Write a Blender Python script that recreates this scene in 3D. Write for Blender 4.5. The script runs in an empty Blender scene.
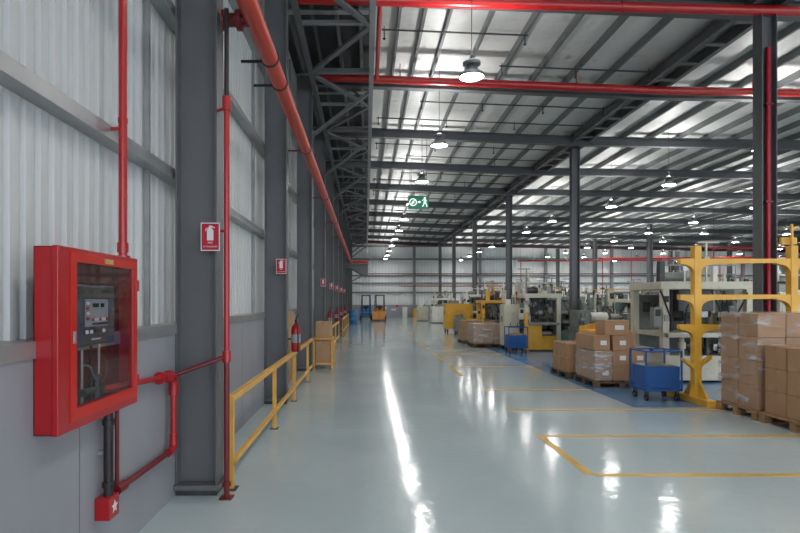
import bpy, bmesh, math, random
from mathutils import Vector, Matrix
random.seed(7)
PI = math.pi
sc = bpy.context.scene
COL = sc.collection

# ------------------------------------------------------------------ materials
def mat(name, col, rough=0.5, metal=0.0, var=0.08, vscale=3.0, bump=0.0, bscale=20.0, spec=0.5, stretch=None, coat=0.0, dirt=0.0):
    m = bpy.data.materials.new(name); m.use_nodes = True
    nt = m.node_tree; b = nt.nodes['Principled BSDF']
    b.inputs['Roughness'].default_value = rough
    b.inputs['Metallic'].default_value = metal
    b.inputs['Specular IOR Level'].default_value = spec
    b.inputs['Coat Weight'].default_value = coat
    tc = nt.nodes.new('ShaderNodeTexCoord')
    src = tc.outputs['Object']
    if stretch:
        mp = nt.nodes.new('ShaderNodeMapping'); mp.inputs['Scale'].default_value = stretch
        nt.links.new(src, mp.inputs['Vector']); src = mp.outputs['Vector']
    n = nt.nodes.new('ShaderNodeTexNoise'); n.inputs['Scale'].default_value = vscale; n.inputs['Detail'].default_value = 6
    nt.links.new(src, n.inputs['Vector'])
    r = nt.nodes.new('ShaderNodeValToRGB')
    r.color_ramp.elements[0].position = 0.3; r.color_ramp.elements[1].position = 0.7
    r.color_ramp.elements[0].color = (*[max(0, c*(1-var)) for c in col], 1)
    r.color_ramp.elements[1].color = (*[min(1, c*(1+var)) for c in col], 1)
    nt.links.new(n.outputs['Fac'], r.inputs['Fac'])
    out = r.outputs['Color']
    if dirt > 0:
        n3 = nt.nodes.new('ShaderNodeTexNoise'); n3.inputs['Scale'].default_value = vscale*4; n3.inputs['Detail'].default_value = 8
        nt.links.new(src, n3.inputs['Vector'])
        r3 = nt.nodes.new('ShaderNodeValToRGB'); r3.color_ramp.elements[0].position = 0.55; r3.color_ramp.elements[1].position = 0.75
        r3.color_ramp.elements[0].color = (0, 0, 0, 1); r3.color_ramp.elements[1].color = (dirt, dirt, dirt, 1)
        nt.links.new(n3.outputs['Fac'], r3.inputs['Fac'])
        mx = nt.nodes.new('ShaderNodeMixRGB'); mx.inputs[2].default_value = (*[c*0.4 for c in col], 1)
        nt.links.new(r3.outputs['Color'], mx.inputs[0]); nt.links.new(out, mx.inputs[1]); out = mx.outputs[0]
    nt.links.new(out, b.inputs['Base Color'])
    if bump > 0:
        n2 = nt.nodes.new('ShaderNodeTexNoise'); n2.inputs['Scale'].default_value = bscale; n2.inputs['Detail'].default_value = 4
        nt.links.new(src, n2.inputs['Vector'])
        bp = nt.nodes.new('ShaderNodeBump'); bp.inputs['Strength'].default_value = bump; bp.inputs['Distance'].default_value = 0.02
        nt.links.new(n2.outputs['Fac'], bp.inputs['Height']); nt.links.new(bp.outputs['Normal'], b.inputs['Normal'])
    return m

def emit_mat(name, col, strength):
    m = bpy.data.materials.new(name); m.use_nodes = True
    nt = m.node_tree; b = nt.nodes['Principled BSDF']
    b.inputs['Base Color'].default_value = (*col, 1)
    b.inputs['Emission Color'].default_value = (*col, 1)
    b.inputs['Emission Strength'].default_value = strength
    return m

M = {}
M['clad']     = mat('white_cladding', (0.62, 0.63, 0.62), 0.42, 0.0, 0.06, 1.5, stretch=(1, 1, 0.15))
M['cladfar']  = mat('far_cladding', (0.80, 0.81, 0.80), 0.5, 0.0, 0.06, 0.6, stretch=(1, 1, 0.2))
M['concrete'] = mat('grey_wall_panel', (0.315, 0.318, 0.345), 0.5, 0, 0.10, 1.2, bump=0.12, bscale=9, stretch=(1, 1, 0.4))
M['galv']     = mat('galvanised_steel', (0.40, 0.41, 0.41), 0.38, 0.6, 0.15, 6, stretch=(1, 0.3, 1))
M['steel']    = mat('grey_painted_steel', (0.135, 0.138, 0.142), 0.42, 0, 0.10, 1.5, bump=0.03, bscale=30)
M['steellt']  = mat('light_grey_steel', (0.22, 0.23, 0.24), 0.4, 0, 0.10, 1.5)
M['beam']     = mat('dark_grey_rafter', (0.10, 0.105, 0.11), 0.5, 0, 0.1, 1.0)
M['purlin']   = mat('purlin_galvanised', (0.17, 0.185, 0.19), 0.45, 0.2, 0.12, 2.0)
M['truss']    = mat('truss_steel', (0.13, 0.135, 0.14), 0.5, 0, 0.1, 2.0)
M['eaveshade'] = mat('shaded_eave_sheet', (0.045, 0.047, 0.05), 0.6, 0, 0.3, 1.0)  # shade of the unlit eave put into the sheet colour
M['foil']     = mat('roof_insulation', (0.74, 0.74, 0.72), 0.42, 0.2, 0.10, 0.9, bump=0.7, bscale=5, dirt=0.35)
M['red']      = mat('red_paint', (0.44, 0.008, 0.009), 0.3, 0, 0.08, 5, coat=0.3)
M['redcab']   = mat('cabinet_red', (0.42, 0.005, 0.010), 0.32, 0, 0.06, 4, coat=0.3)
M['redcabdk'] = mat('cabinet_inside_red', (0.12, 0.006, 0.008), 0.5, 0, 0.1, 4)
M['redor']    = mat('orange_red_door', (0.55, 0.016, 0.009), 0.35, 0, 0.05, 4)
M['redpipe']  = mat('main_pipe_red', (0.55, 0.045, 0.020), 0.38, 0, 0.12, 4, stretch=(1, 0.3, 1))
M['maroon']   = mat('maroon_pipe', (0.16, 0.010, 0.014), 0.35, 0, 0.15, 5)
M['blackpipe']= mat('black_pipe', (0.022, 0.014, 0.016), 0.4, 0, 0.2, 5)
M['yellow']   = mat('yellow_paint', (0.82, 0.44, 0.05), 0.4, 0, 0.10, 5, dirt=0.2)
M['railyel']  = mat('rail_yellow', (0.74, 0.40, 0.07), 0.42, 0, 0.10, 6, dirt=0.2)
M['line']     = mat('floor_line_yellow', (0.70, 0.40, 0.06), 0.3, 0, 0.12, 6, dirt=0.35)
M['bluefl']   = mat('floor_blue_paint', (0.13, 0.27, 0.47), 0.18, 0, 0.12, 1.5, dirt=0.3)
M['blue']     = mat('cart_blue', (0.015, 0.10, 0.33), 0.4, 0, 0.1, 5, dirt=0.15)
M['darkblue'] = mat('deep_blue', (0.03, 0.06, 0.16), 0.45, 0, 0.1, 5)
M['card']     = mat('cardboard', (0.41, 0.235, 0.125), 0.75, 0, 0.07, 4, bump=0.05, bscale=60)
M['card2']    = mat('cardboard_pale', (0.44, 0.265, 0.145), 0.75, 0, 0.07, 4, bump=0.05, bscale=60)
M['tape']     = mat('packing_tape', (0.42, 0.27, 0.15), 0.25, 0, 0.05, 8)
M['paper']    = mat('paper_white', (0.78, 0.77, 0.74), 0.6, 0, 0.04, 8)
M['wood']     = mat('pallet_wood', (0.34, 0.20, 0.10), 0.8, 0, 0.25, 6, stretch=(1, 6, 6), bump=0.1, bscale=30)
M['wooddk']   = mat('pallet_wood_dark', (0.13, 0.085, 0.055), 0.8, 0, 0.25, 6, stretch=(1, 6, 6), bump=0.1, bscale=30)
M['cream']    = mat('machine_cream', (0.64, 0.60, 0.47), 0.42, 0, 0.08, 3, dirt=0.35)
M['white']    = mat('machine_white', (0.78, 0.77, 0.70), 0.42, 0, 0.06, 3, dirt=0.2)
M['green']    = mat('machine_green', (0.10, 0.19, 0.16), 0.45, 0, 0.15, 4, dirt=0.3)
M['gunmetal'] = mat('machine_dark_metal', (0.07, 0.072, 0.07), 0.4, 0.5, 0.3, 6)
M['metal']    = mat('machine_bare_metal', (0.34, 0.34, 0.32), 0.35, 0.7, 0.2, 6)
M['greyg']    = mat('machine_grey_green', (0.25, 0.27, 0.24), 0.45, 0.1, 0.2, 5, dirt=0.4)
M['black']    = mat('black_rubber', (0.02, 0.02, 0.021), 0.6, 0, 0.2, 8)
M['orange']   = mat('forklift_orange', (0.72, 0.30, 0.06), 0.4, 0, 0.08, 4)
M['navy']     = mat('panel_blue_grey', (0.058, 0.072, 0.105), 0.42, 0, 0.06, 6)
M['lcd']      = mat('panel_face', (0.30, 0.34, 0.36), 0.4, 0, 0.05, 6)
M['lcddk']    = mat('lcd_glass', (0.03, 0.045, 0.04), 0.2, 0, 0.05, 6)
M['signred']  = mat('sign_red', (0.50, 0.008, 0.03), 0.35, 0, 0.03, 6)
M['signwht']  = mat('sign_white', (0.80, 0.78, 0.78), 0.4, 0, 0.02, 6)
M['signgrn']  = mat('sign_green', (0.0, 0.28, 0.145), 0.4, 0, 0.04, 6)
M['brass']    = mat('brass_plate', (0.62, 0.45, 0.16), 0.4, 0.3, 0.1, 6)
M['alu']      = mat('lamp_aluminium', (0.30, 0.31, 0.32), 0.4, 0.5, 0.1, 6)
M['purple']   = mat('maroon_beam', (0.085, 0.04, 0.042), 0.6, 0, 0.2, 2)
M['barrel']   = mat('drum_blue', (0.05, 0.20, 0.42), 0.4, 0, 0.1, 3)
M['lens']     = emit_mat('lamp_lens', (1.0, 0.985, 0.965), 38.0)
M['roof_fill'] = emit_mat('added_roof_fill', (1.0, 0.99, 0.975), 150.0)  # added glow that brightens the roof, not a visible lamp part
M['exitglow'] = emit_mat('exit_sign_pictogram', (0.75, 0.95, 0.85), 0.35)

def floor_mat():
    m = bpy.data.materials.new('polished_epoxy_floor'); m.use_nodes = True
    nt = m.node_tree; b = nt.nodes['Principled BSDF']
    tc = nt.nodes.new('ShaderNodeTexCoord')
    n = nt.nodes.new('ShaderNodeTexNoise'); n.inputs['Scale'].default_value = 0.7; n.inputs['Detail'].default_value = 7
    nt.links.new(tc.outputs['Object'], n.inputs['Vector'])
    r = nt.nodes.new('ShaderNodeValToRGB')
    r.color_ramp.elements[0].position = 0.3; r.color_ramp.elements[1].position = 0.72
    r.color_ramp.elements[0].color = (0.44, 0.53, 0.545, 1); r.color_ramp.elements[1].color = (0.53, 0.61, 0.62, 1)
    nt.links.new(n.outputs['Fac'], r.inputs['Fac']); nt.links.new(r.outputs['Color'], b.inputs['Base Color'])
    n1 = nt.nodes.new('ShaderNodeTexNoise'); n1.inputs['Scale'].default_value = 1.6; n1.inputs['Detail'].default_value = 5
    nt.links.new(tc.outputs['Object'], n1.inputs['Vector'])
    mr = nt.nodes.new('ShaderNodeMapRange'); mr.inputs['From Min'].default_value = 0.3; mr.inputs['From Max'].default_value = 0.7
    mr.inputs['To Min'].default_value = 0.06; mr.inputs['To Max'].default_value = 0.13
    nt.links.new(n1.outputs['Fac'], mr.inputs['Value']); nt.links.new(mr.outputs['Result'], b.inputs['Roughness'])
    n2 = nt.nodes.new('ShaderNodeTexNoise'); n2.inputs['Scale'].default_value = 9.0; n2.inputs['Detail'].default_value = 3
    nt.links.new(tc.outputs['Object'], n2.inputs['Vector'])
    bp = nt.nodes.new('ShaderNodeBump'); bp.inputs['Strength'].default_value = 0.13; bp.inputs['Distance'].default_value = 0.02
    nt.links.new(n2.outputs['Fac'], bp.inputs['Height']); nt.links.new(bp.outputs['Normal'], b.inputs['Normal'])
    b.inputs['Specular IOR Level'].default_value = 0.48
    return m
M['floor'] = floor_mat()

def film_mat(name, base, dens):
    m = bpy.data.materials.new(name); m.use_nodes = True
    nt = m.node_tree; nt.nodes.clear()
    out = nt.nodes.new('ShaderNodeOutputMaterial')
    tr = nt.nodes.new('ShaderNodeBsdfTransparent')
    p = nt.nodes.new('ShaderNodeBsdfPrincipled'); p.inputs['Base Color'].default_value = (0.75, 0.74, 0.74, 1); p.inputs['Roughness'].default_value = 0.22
    tc = nt.nodes.new('ShaderNodeTexCoord')
    mp = nt.nodes.new('ShaderNodeMapping'); mp.inputs['Rotation'].default_value = (0.95, 0.35, 0.2); mp.inputs['Scale'].default_value = (2.2, 2.2, 8)
    n = nt.nodes.new('ShaderNodeTexNoise'); n.inputs['Scale'].default_value = 1.6; n.inputs['Detail'].default_value = 6; n.inputs['Distortion'].default_value = 0.6
    nt.links.new(tc.outputs['Object'], mp.inputs['Vector']); nt.links.new(mp.outputs['Vector'], n.inputs['Vector'])
    r = nt.nodes.new('ShaderNodeValToRGB'); r.color_ramp.elements[0].position = 0.50; r.color_ramp.elements[1].position = 0.70
    r.color_ramp.elements[0].color = (base, base, base, 1); r.color_ramp.elements[1].color = (dens, dens, dens, 1)
    nt.links.new(n.outputs['Fac'], r.inputs['Fac'])
    bp = nt.nodes.new('ShaderNodeBump'); bp.inputs['Strength'].default_value = 0.6; bp.inputs['Distance'].default_value = 0.03
    nt.links.new(n.outputs['Fac'], bp.inputs['Height']); nt.links.new(bp.outputs['Normal'], p.inputs['Normal'])
    mx = nt.nodes.new('ShaderNodeMixShader')
    nt.links.new(r.outputs['Color'], mx.inputs[0]); nt.links.new(tr.outputs[0], mx.inputs[1]); nt.links.new(p.outputs[0], mx.inputs[2])
    nt.links.new(mx.outputs[0], out.inputs[0])
    return m
M['wrap'] = film_mat('stretch_film', 0.07, 0.62)
M['wrap2'] = film_mat('stretch_film_dense', 0.22, 0.75)

def glass_mat():
    m = bpy.data.materials.new('cabinet_glass'); m.use_nodes = True
    nt = m.node_tree; nt.nodes.clear()
    out = nt.nodes.new('ShaderNodeOutputMaterial')
    tr = nt.nodes.new('ShaderNodeBsdfTransparent'); tr.inputs[0].default_value = (0.93, 0.93, 0.94, 1)
    g = nt.nodes.new('ShaderNodeBsdfGlossy'); g.inputs['Roughness'].default_value = 0.03
    lwt = nt.nodes.new('ShaderNodeLayerWeight'); lwt.inputs['Blend'].default_value = 0.5
    pw_ = nt.nodes.new('ShaderNodeMath'); pw_.operation = 'POWER'; pw_.inputs[1].default_value = 4.0
    lw = nt.nodes.new('ShaderNodeMath'); lw.operation = 'MULTIPLY_ADD'; lw.inputs[1].default_value = 0.5; lw.inputs[2].default_value = 0.035
    nt.links.new(lwt.outputs['Facing'], pw_.inputs[0]); nt.links.new(pw_.outputs[0], lw.inputs[0])
    tc = nt.nodes.new('ShaderNodeTexCoord'); n = nt.nodes.new('ShaderNodeTexNoise'); n.inputs['Scale'].default_value = 4
    nt.links.new(tc.outputs['Object'], n.inputs['Vector'])
    bp = nt.nodes.new('ShaderNodeBump'); bp.inputs['Strength'].default_value = 0.02
    nt.links.new(n.outputs['Fac'], bp.inputs['Height']); nt.links.new(bp.outputs['Normal'], g.inputs['Normal'])
    mx = nt.nodes.new('ShaderNodeMixShader')
    nt.links.new(lw.outputs[0], mx.inputs[0]); nt.links.new(tr.outputs[0], mx.inputs[1]); nt.links.new(g.outputs[0], mx.inputs[2])
    nt.links.new(mx.outputs[0], out.inputs[0])
    return m
M['glass'] = glass_mat()

# ------------------------------------------------------------------ mesh builder
class MB:
    def __init__(self): self.v = []; self.f = []; self.s = []
    def add(self, vs, fs, smooth=False):
        n = len(self.v); self.v += [Vector(p) for p in vs]
        for f in fs: self.f.append([i+n for i in f]); self.s.append(smooth)
        return self
    def box(self, x0, y0, z0, x1, y1, z1, b=0.0):
        if x0 > x1: x0, x1 = x1, x0
        if y0 > y1: y0, y1 = y1, y0
        if z0 > z1: z0, z1 = z1, z0
        if b <= 0:
            return self.add([(x0,y0,z0),(x1,y0,z0),(x1,y1,z0),(x0,y1,z0),(x0,y0,z1),(x1,y0,z1),(x1,y1,z1),(x0,y1,z1)],
                     [(3,2,1,0),(4,5,6,7),(0,1,5,4),(1,2,6,5),(2,3,7,6),(3,0,4,7)])
        b = min(b, (x1-x0)*.45, (y1-y0)*.45, (z1-z0)*.45)
        bm = bmesh.new()
        vs = [bm.verts.new(p) for p in [(x0,y0,z0),(x1,y0,z0),(x1,y1,z0),(x0,y1,z0),(x0,y0,z1),(x1,y0,z1),(x1,y1,z1),(x0,y1,z1)]]
        for f in [(3,2,1,0),(4,5,6,7),(0,1,5,4),(1,2,6,5),(2,3,7,6),(3,0,4,7)]: bm.faces.new([vs[i] for i in f])
        bmesh.ops.bevel(bm, geom=bm.edges[:], offset=b, segments=2, affect='EDGES', profile=0.5)
        bm.verts.index_update()
        self.add([v.co.copy() for v in bm.verts], [[v.index for v in f.verts] for f in bm.faces])
        bm.free(); return self
    def cyl(self, a, c, r, n=16, r2=None, caps=True):
        a = Vector(a); c = Vector(c); d = (c-a)
        if d.length < 1e-6: return self
        d.normalize(); u = d.orthogonal().normalized(); w = d.cross(u); r2 = r if r2 is None else r2
        vs = [a+(u*math.cos(2*PI*i/n)+w*math.sin(2*PI*i/n))*r for i in range(n)] + [c+(u*math.cos(2*PI*i/n)+w*math.sin(2*PI*i/n))*r2 for i in range(n)]
        self.add(vs, [(i,(i+1)%n,n+(i+1)%n,n+i) for i in range(n)], True)
        if caps: self.add(vs, [list(range(n))[::-1], list(range(n,2*n))])
        return self
    def tube(self, pts, r, n=12):
        pts = [Vector(p) for p in pts]; rings = []
        for i, p in enumerate(pts):
            d = (pts[min(i+1,len(pts)-1)]-pts[max(i-1,0)]).normalized()
            if i == 0: u = d.orthogonal().normalized()
            else:
                u = u - d*u.dot(d)
                u = u.normalized() if u.length > 1e-5 else d.orthogonal().normalized()
            w = d.cross(u)
            rings.append([p+(u*math.cos(2*PI*k/n)+w*math.sin(2*PI*k/n))*r for k in range(n)])
        vs = [q for rg in rings for q in rg]
        fs = [(i*n+k, i*n+(k+1)%n, (i+1)*n+(k+1)%n, (i+1)*n+k) for i in range(len(pts)-1) for k in range(n)]
        self.add(vs, fs, True)
        self.add(rings[0], [list(range(n))[::-1]]); self.add(rings[-1], [list(range(n))]); return self
    def bend(self, pts, r, rad=0.06, n=12):
        pts = [Vector(p) for p in pts]; out = [pts[0]]
        for i in range(1, len(pts)-1):
            p = pts[i]; a = (pts[i-1]-p).normalized(); b = (pts[i+1]-p).normalized()
            p0 = p+a*rad; p2 = p+b*rad
            for k in range(7):
                t = k/6; out.append(p0*(1-t)**2 + p*2*t*(1-t) + p2*t*t)
        out.append(pts[-1]); return self.tube(out, r, n)
    def lathe(self, prof, cx, cy, n=24):
        vs = []; m = len(prof)
        for k in range(n):
            a = 2*PI*k/n
            vs += [(cx+r*math.cos(a), cy+r*math.sin(a), z) for r, z in prof]
        fs = [(k*m+i, ((k+1)%n)*m+i, ((k+1)%n)*m+i+1, k*m+i+1) for k in range(n) for i in range(m-1)]
        return self.add(vs, fs, True)
    def prism(self, poly, a0, a1, axis='y'):
        # poly: 2-D points; axis y -> (x,z), axis x -> (y,z), axis z -> (x,y)
        n = len(poly)
        def P(p, t): return (p[0], t, p[1]) if axis == 'y' else ((t, p[0], p[1]) if axis == 'x' else (p[0], p[1], t))
        vs = [P(p, a0) for p in poly] + [P(p, a1) for p in poly]
        return self.add(vs, [(i,(i+1)%n,n+(i+1)%n,n+i) for i in range(n)] + [list(range(n))[::-1], list(range(n,2*n))])
    def shear(self, x0, x1, z0, z1, h, y0, y1):
        return self.prism([(x0,z0),(x1,z1),(x1,z1+h),(x0,z0+h)], y0, y1, 'y')
    def bar(self, a, b, w, h=None):
        # square bar between two points
        h = w if h is None else h
        a = Vector(a); b = Vector(b); d = (b-a).normalized()
        up = Vector((0,0,1)) if abs(d.z) < 0.95 else Vector((0,1,0))
        s = d.cross(up).normalized(); t = s.cross(d)
        vs = [p+s*i*w/2+t*j*h/2 for p in (a, b) for i, j in ((-1,-1),(1,-1),(1,1),(-1,1))]
        return self.add(vs, [(3,2,1,0),(4,5,6,7),(0,1,5,4),(1,2,6,5),(2,3,7,6),(3,0,4,7)])
    def obj(self, name, m, parent=None, off=(0,0,0)):
        off = Vector(off)
        me = bpy.data.meshes.new(name)
        me.from_pydata([v-off for v in self.v], [], self.f)
        me.polygons.foreach_set('use_smooth', self.s)
        me.materials.append(M[m] if isinstance(m, str) else m)
        bm = bmesh.new(); bm.from_mesh(me); bmesh.ops.recalc_face_normals(bm, faces=bm.faces[:]); bm.to_mesh(me); bm.free()
        me.update()
        o = bpy.data.objects.new(name, me); COL.objects.link(o)
        if parent is not None: o.parent = parent
        return o

def tag(o, label, cat, group=None):
    o['label'] = label; o['category'] = cat
    if group: o['group'] = group
    return o
def thing(name, label, cat, loc=(0,0,0), group=None):
    o = bpy.data.objects.new(name, None); o.empty_display_size = 0.1
    COL.objects.link(o); o.location = loc
    return tag(o, label, cat, group)
def solo(name, mb, m, label, cat, base, group=None):
    o = mb.obj(name, m, None, base); o.location = base
    return tag(o, label, cat, group)
def struct(name, mb, m, parent=None):
    o = mb.obj(name, m, parent)
    if parent is None: o['kind'] = 'structure'
    return o
def kids(o): return [c for c in list(COL.objects) if c.parent == o]
TREE = {}
def copy_tree(o, loc, label, rz=None, group=None):
    def rec(s, par):
        c = s.copy(); COL.objects.link(c)
        if par is not None: c.parent = par
        for ch in TREE.setdefault(s.name, kids(s)): rec(ch, c)
        return c
    c = rec(o, None); c.location = loc; c['label'] = label
    if rz is not None: c.rotation_euler = (0, 0, rz)
    if group: c['group'] = group
    return c
def text_mesh(body, size):
    cu = bpy.data.curves.new('lettering', 'FONT'); cu.body = body; cu.size = size; cu.align_x = 'CENTER'; cu.align_y = 'CENTER'; cu.extrude = 0.0006
    o = bpy.data.objects.new('lettering', cu); COL.objects.link(o)
    bpy.context.view_layer.update()
    me = bpy.data.meshes.new_from_object(o.evaluated_get(bpy.context.evaluated_depsgraph_get()))
    vs = [v.co.copy() for v in me.vertices]; fs = [list(p.vertices) for p in me.polygons]
    bpy.data.objects.remove(o); bpy.data.curves.remove(cu); bpy.data.meshes.remove(me)
    return vs, fs
ORD = ['nearest', 'second', 'third', 'fourth', 'fifth', 'sixth', 'seventh', 'eighth', 'ninth', 'tenth', 'eleventh', 'twelfth', 'thirteenth', 'fourteenth']

# ------------------------------------------------------------------ dimensions
F = 550.0; H = 1.6; VX, VY = 366.0, 300.0
YB, YF = -14.0, 50.4           # hall ends
XR = 46.0
XCOL = 6.60                    # right column line
def zb(x):                     # rafter underside
    return 6.60 - 0.040*x if x <= XCOL else 6.60-0.040*XCOL - 0.018*(x-XCOL)
BAY = 3.95
LCOL = [4.60 + BAY*k for k in range(12)]
BEAMS = [9.25] + [12.95 + BAY*k for k in range(10)]
RDEP, PDEP = 0.27, 0.16

# ------------------------------------------------------------------ shell
fl = struct('floor', MB().box(-1.75, YB, -0.15, XR, YF, 0.0), 'floor')
LT = 0.0025
def floor_line(x0, y0, x1, y1): return MB().box(x0, y0, 0.0002, x1, y1, LT).obj('yellow_line', 'line', fl)
floor_line(2.01, 5.03, 2.09, 6.51)
floor_line(2.09, 4.99, 14.0, 5.07)
floor_line(2.09, 6.43, 14.0, 6.51)
floor_line(2.05, 7.98, 14.0, 8.06)
floor_line(2.12, 9.75, 4.0, 9.83)
for a, b in ((11.6, 13.2), (14.4, 16.4), (18, 21), (23, 27), (29, 34)): floor_line(1.98, a, 2.07, b)
floor_line(2.07, 13.1, 4.0, 13.2); floor_line(2.07, 16.2, 4.0, 16.3)
MB().box(4.0, 8.2, 0.0002, 9.5, 20.0, 0.0018).obj('blue_floor_paint', 'bluefl', fl)

# left wall: corrugated cladding above a smooth grey panel
def corr(x, y0, y1, z0, z1, pitch, dep, axis='y'):
    mb = MB(); prof = []
    y = y0
    while y < y1:
        prof += [(y, 0), (y+pitch*.42, 0), (y+pitch*.5, dep), (y+pitch*.92, dep)]; y += pitch
    vs = []
    for (t, d) in prof:
        if axis == 'y': vs += [(x-d, t, z0), (x-d, t, z1)]
        else: vs += [(t, x+d, z0), (t, x+d, z1)]
    mb.add(vs, [(2*i, 2*i+2, 2*i+3, 2*i+1) for i in range(len(prof)-1)])
    return mb
wl = struct('wall_left', corr(-1.70, YB, YF, 1.34, 7.2, 0.125, 0.026), 'clad')
MB().box(-1.80, YB, 1.34, -1.775, YF, 7.2).obj('outer_sheet', 'clad', wl)
MB().box(-1.80, YB, 0, -1.565, YF, 1.33).obj('concrete_panel', 'concrete', wl)
MB().box(-1.73, YB, 1.395, -1.552, YF, 1.405).box(-1.565, YB, 1.325, -1.552, YF, 1.395).obj('sill_flashing', 'galv', wl)
for z in (2.60, 3.95, 5.30):
    MB().prism([(-1.70, z), (-1.585, z), (-1.585, z+.085), (-1.60, z+.085), (-1.60, z+.018), (-1.70, z+.018)], YB, YF, 'y').obj('girt', 'galv', wl)
for y in LCOL:
    MB().box(-1.695, y-.40, 1.345, -1.655, y-.375, 6.9).obj('cladding_stud', 'galv', wl)
    MB().box(-1.572, y-1.6, 0.0, -1.5645, y-1.592, 1.33).obj('panel_joint', 'steel', wl)

# far wall
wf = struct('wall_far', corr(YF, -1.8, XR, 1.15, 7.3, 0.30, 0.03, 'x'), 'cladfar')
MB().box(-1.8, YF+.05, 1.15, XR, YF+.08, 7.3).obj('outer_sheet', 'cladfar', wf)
MB().box(-1.8, YF-.06, 0, XR, YF+.05, 1.15).obj('concrete_panel', 'concrete', wf)
for z in (2.20, 3.05, 3.75, 5.25, 6.45):
    MB().box(-1.8, YF-.14, z, XR, YF, z+.16).obj('girt', 'steellt', wf)
for x in (4.4, 10.4, 16.4, 22.4, 28.4, 34.4, 40.4):
    MB().box(x-.12, YF-.34, 0, x+.12, YF-.14, 7.0).obj('wall_post', 'steellt', wf)
wr = struct('wall_right', MB().box(XR, YB, 0, XR+.1, YF+.1, 7.0), 'cladfar')

# ceiling: insulation blanket above purlins
PX = [0.62, 1.08, 1.54, 2.3, 3.1, 3.9, 4.7, 5.5] + [7.1+0.85*i for i in range(45)]
PX = [x for x in PX if x < XR-.2]
c = MB(); xs = [0.12, 1, 2, 3, 4, 5, XCOL] + list(range(8, 46, 2)) + [XR]
for i in range(len(xs)-1):
    a, b = xs[i], xs[i+1]
    c.shear(a, b, zb(a)+RDEP+PDEP, zb(b)+RDEP+PDEP, .05, YB, YF)
ce = struct('ceiling', c, 'foil')
MB().shear(-1.8, .12, zb(-1.8)+RDEP+PDEP, zb(.12)+RDEP+PDEP, .05, YB, YF).obj('eave_sheet', 'eaveshade', ce)  # eave strip darkened by colour, as no lamps hang there
for x in PX:
    z = zb(x)+RDEP
    MB().prism([(x-.026, z), (x+.026, z), (x+.026, z+.016), (x-.012, z+.016), (x-.012, z+PDEP), (x-.026, z+PDEP)], YB, YF, 'y').obj('purlin', 'purlin', ce)
for x in (-1.45, -1.0, -.55, -.1):
    z = zb(x)+RDEP
    MB().box(x-.03, YB, z, x+.03, YF, z+PDEP).obj('eave_purlin', 'truss', ce)

yb_ = 1.0
while yb_ < YF-1:
    for dy in (0, .55, 1.1):
        MB().box(-1.65, yb_+dy, zb(-1)+RDEP-.04, .05, yb_+dy+.16, zb(-1)+RDEP-.01).obj('eave_batten', 'galv', ce)
    yb_ += BAY
# ------------------------------------------------------------------ columns and rafters
def h_column(cx, cy, dx, dy, z1, tf=.014):
    mb = MB()
    mb.box(cx-dx/2, cy-dy/2, .09, cx-dx/2+tf, cy+dy/2, z1).box(cx+dx/2-tf, cy-dy/2, .09, cx+dx/2, cy+dy/2, z1)
    mb.box(cx-dx/2+tf, cy-.006, .09, cx+dx/2-tf, cy+.006, z1)
    return mb
def column(name, cx, cy, dx, dy, z1, label, group):
    t = thing(name, label, 'column', (cx, cy, 0), group)
    h_column(cx, cy, dx, dy, z1).obj('shaft', 'steel', t, t.location)
    MB().box(cx-dx/2-.02, cy-dy/2-.03, .05, cx+dx/2+.02, cy+dy/2+.03, .09).obj('base_plate', 'steel', t, t.location)
    MB().box(cx-dx/2, cy-dy/2-.0, 0, cx+dx/2, cy+dy/2, .05).obj('grout_pad', 'gunmetal', t, t.location)
    return t
lcols = []
for k, y in enumerate(LCOL):
    lab = ('dark grey steel wall column beside the red cabinet, nearest of the left row' if k == 0 else
           'dark grey steel column along the left wall, %s from the camera' % ORD[k])
    t = column('wall_column', -1.39, y, .34, .20, zb(-1.39), lab, 'left wall columns'); lcols.append(t)
RC = [9.10, 17.4, 25.4, 33.4, 41.3, 49.0]
for k, y in enumerate(RC):
    lab = ('grey steel hall column with a red riser pipe, behind the yellow rack' if k == 0 else
           'grey steel hall column right of the aisle, %s from the camera in its row' % ORD[k])
    t = column('hall_column', XCOL, y, .25, .22, zb(XCOL)+.10, lab, 'hall columns right of the aisle')
for k, y in enumerate([9.25+2*BAY*i for i in (3, 4, 5)]):
    column('hall_column', 17.0, y, .27, .22, zb(17.0), 'slim grey hall column deep in the machine hall, %s of the inner row' % ORD[k], 'inner hall columns')
for k, y in enumerate([9.25+2*BAY*i for i in (3, 4, 5)]):
    column('hall_column', 27.0, y, .27, .22, zb(27.0), 'slim grey hall column at far right of the hall, %s of the outer row' % ORD[k], 'outer hall columns')

for k, y in enumerate(BEAMS):
    mb = MB(); xs2 = [-1.56, XCOL, XR]
    for i in range(2):
        a, b = xs2[i], xs2[i+1]
        mb.shear(a, b, zb(a), zb(b), .02, y-.09, y+.09)
        mb.shear(a, b, zb(a)+RDEP-.02, zb(b)+RDEP-.02, .02, y-.09, y+.09)
        mb.shear(a, b, zb(a)+.02, zb(b)+.02, RDEP-.04, y-.008, y+.008)
    solo('roof_beam', mb, 'beam' if k < 10 else 'purple', 'dark steel roof rafter crossing the hall, %s from the camera' % ORD[k], 'roof beam', (0, y, zb(0)), 'roof rafters')

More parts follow.
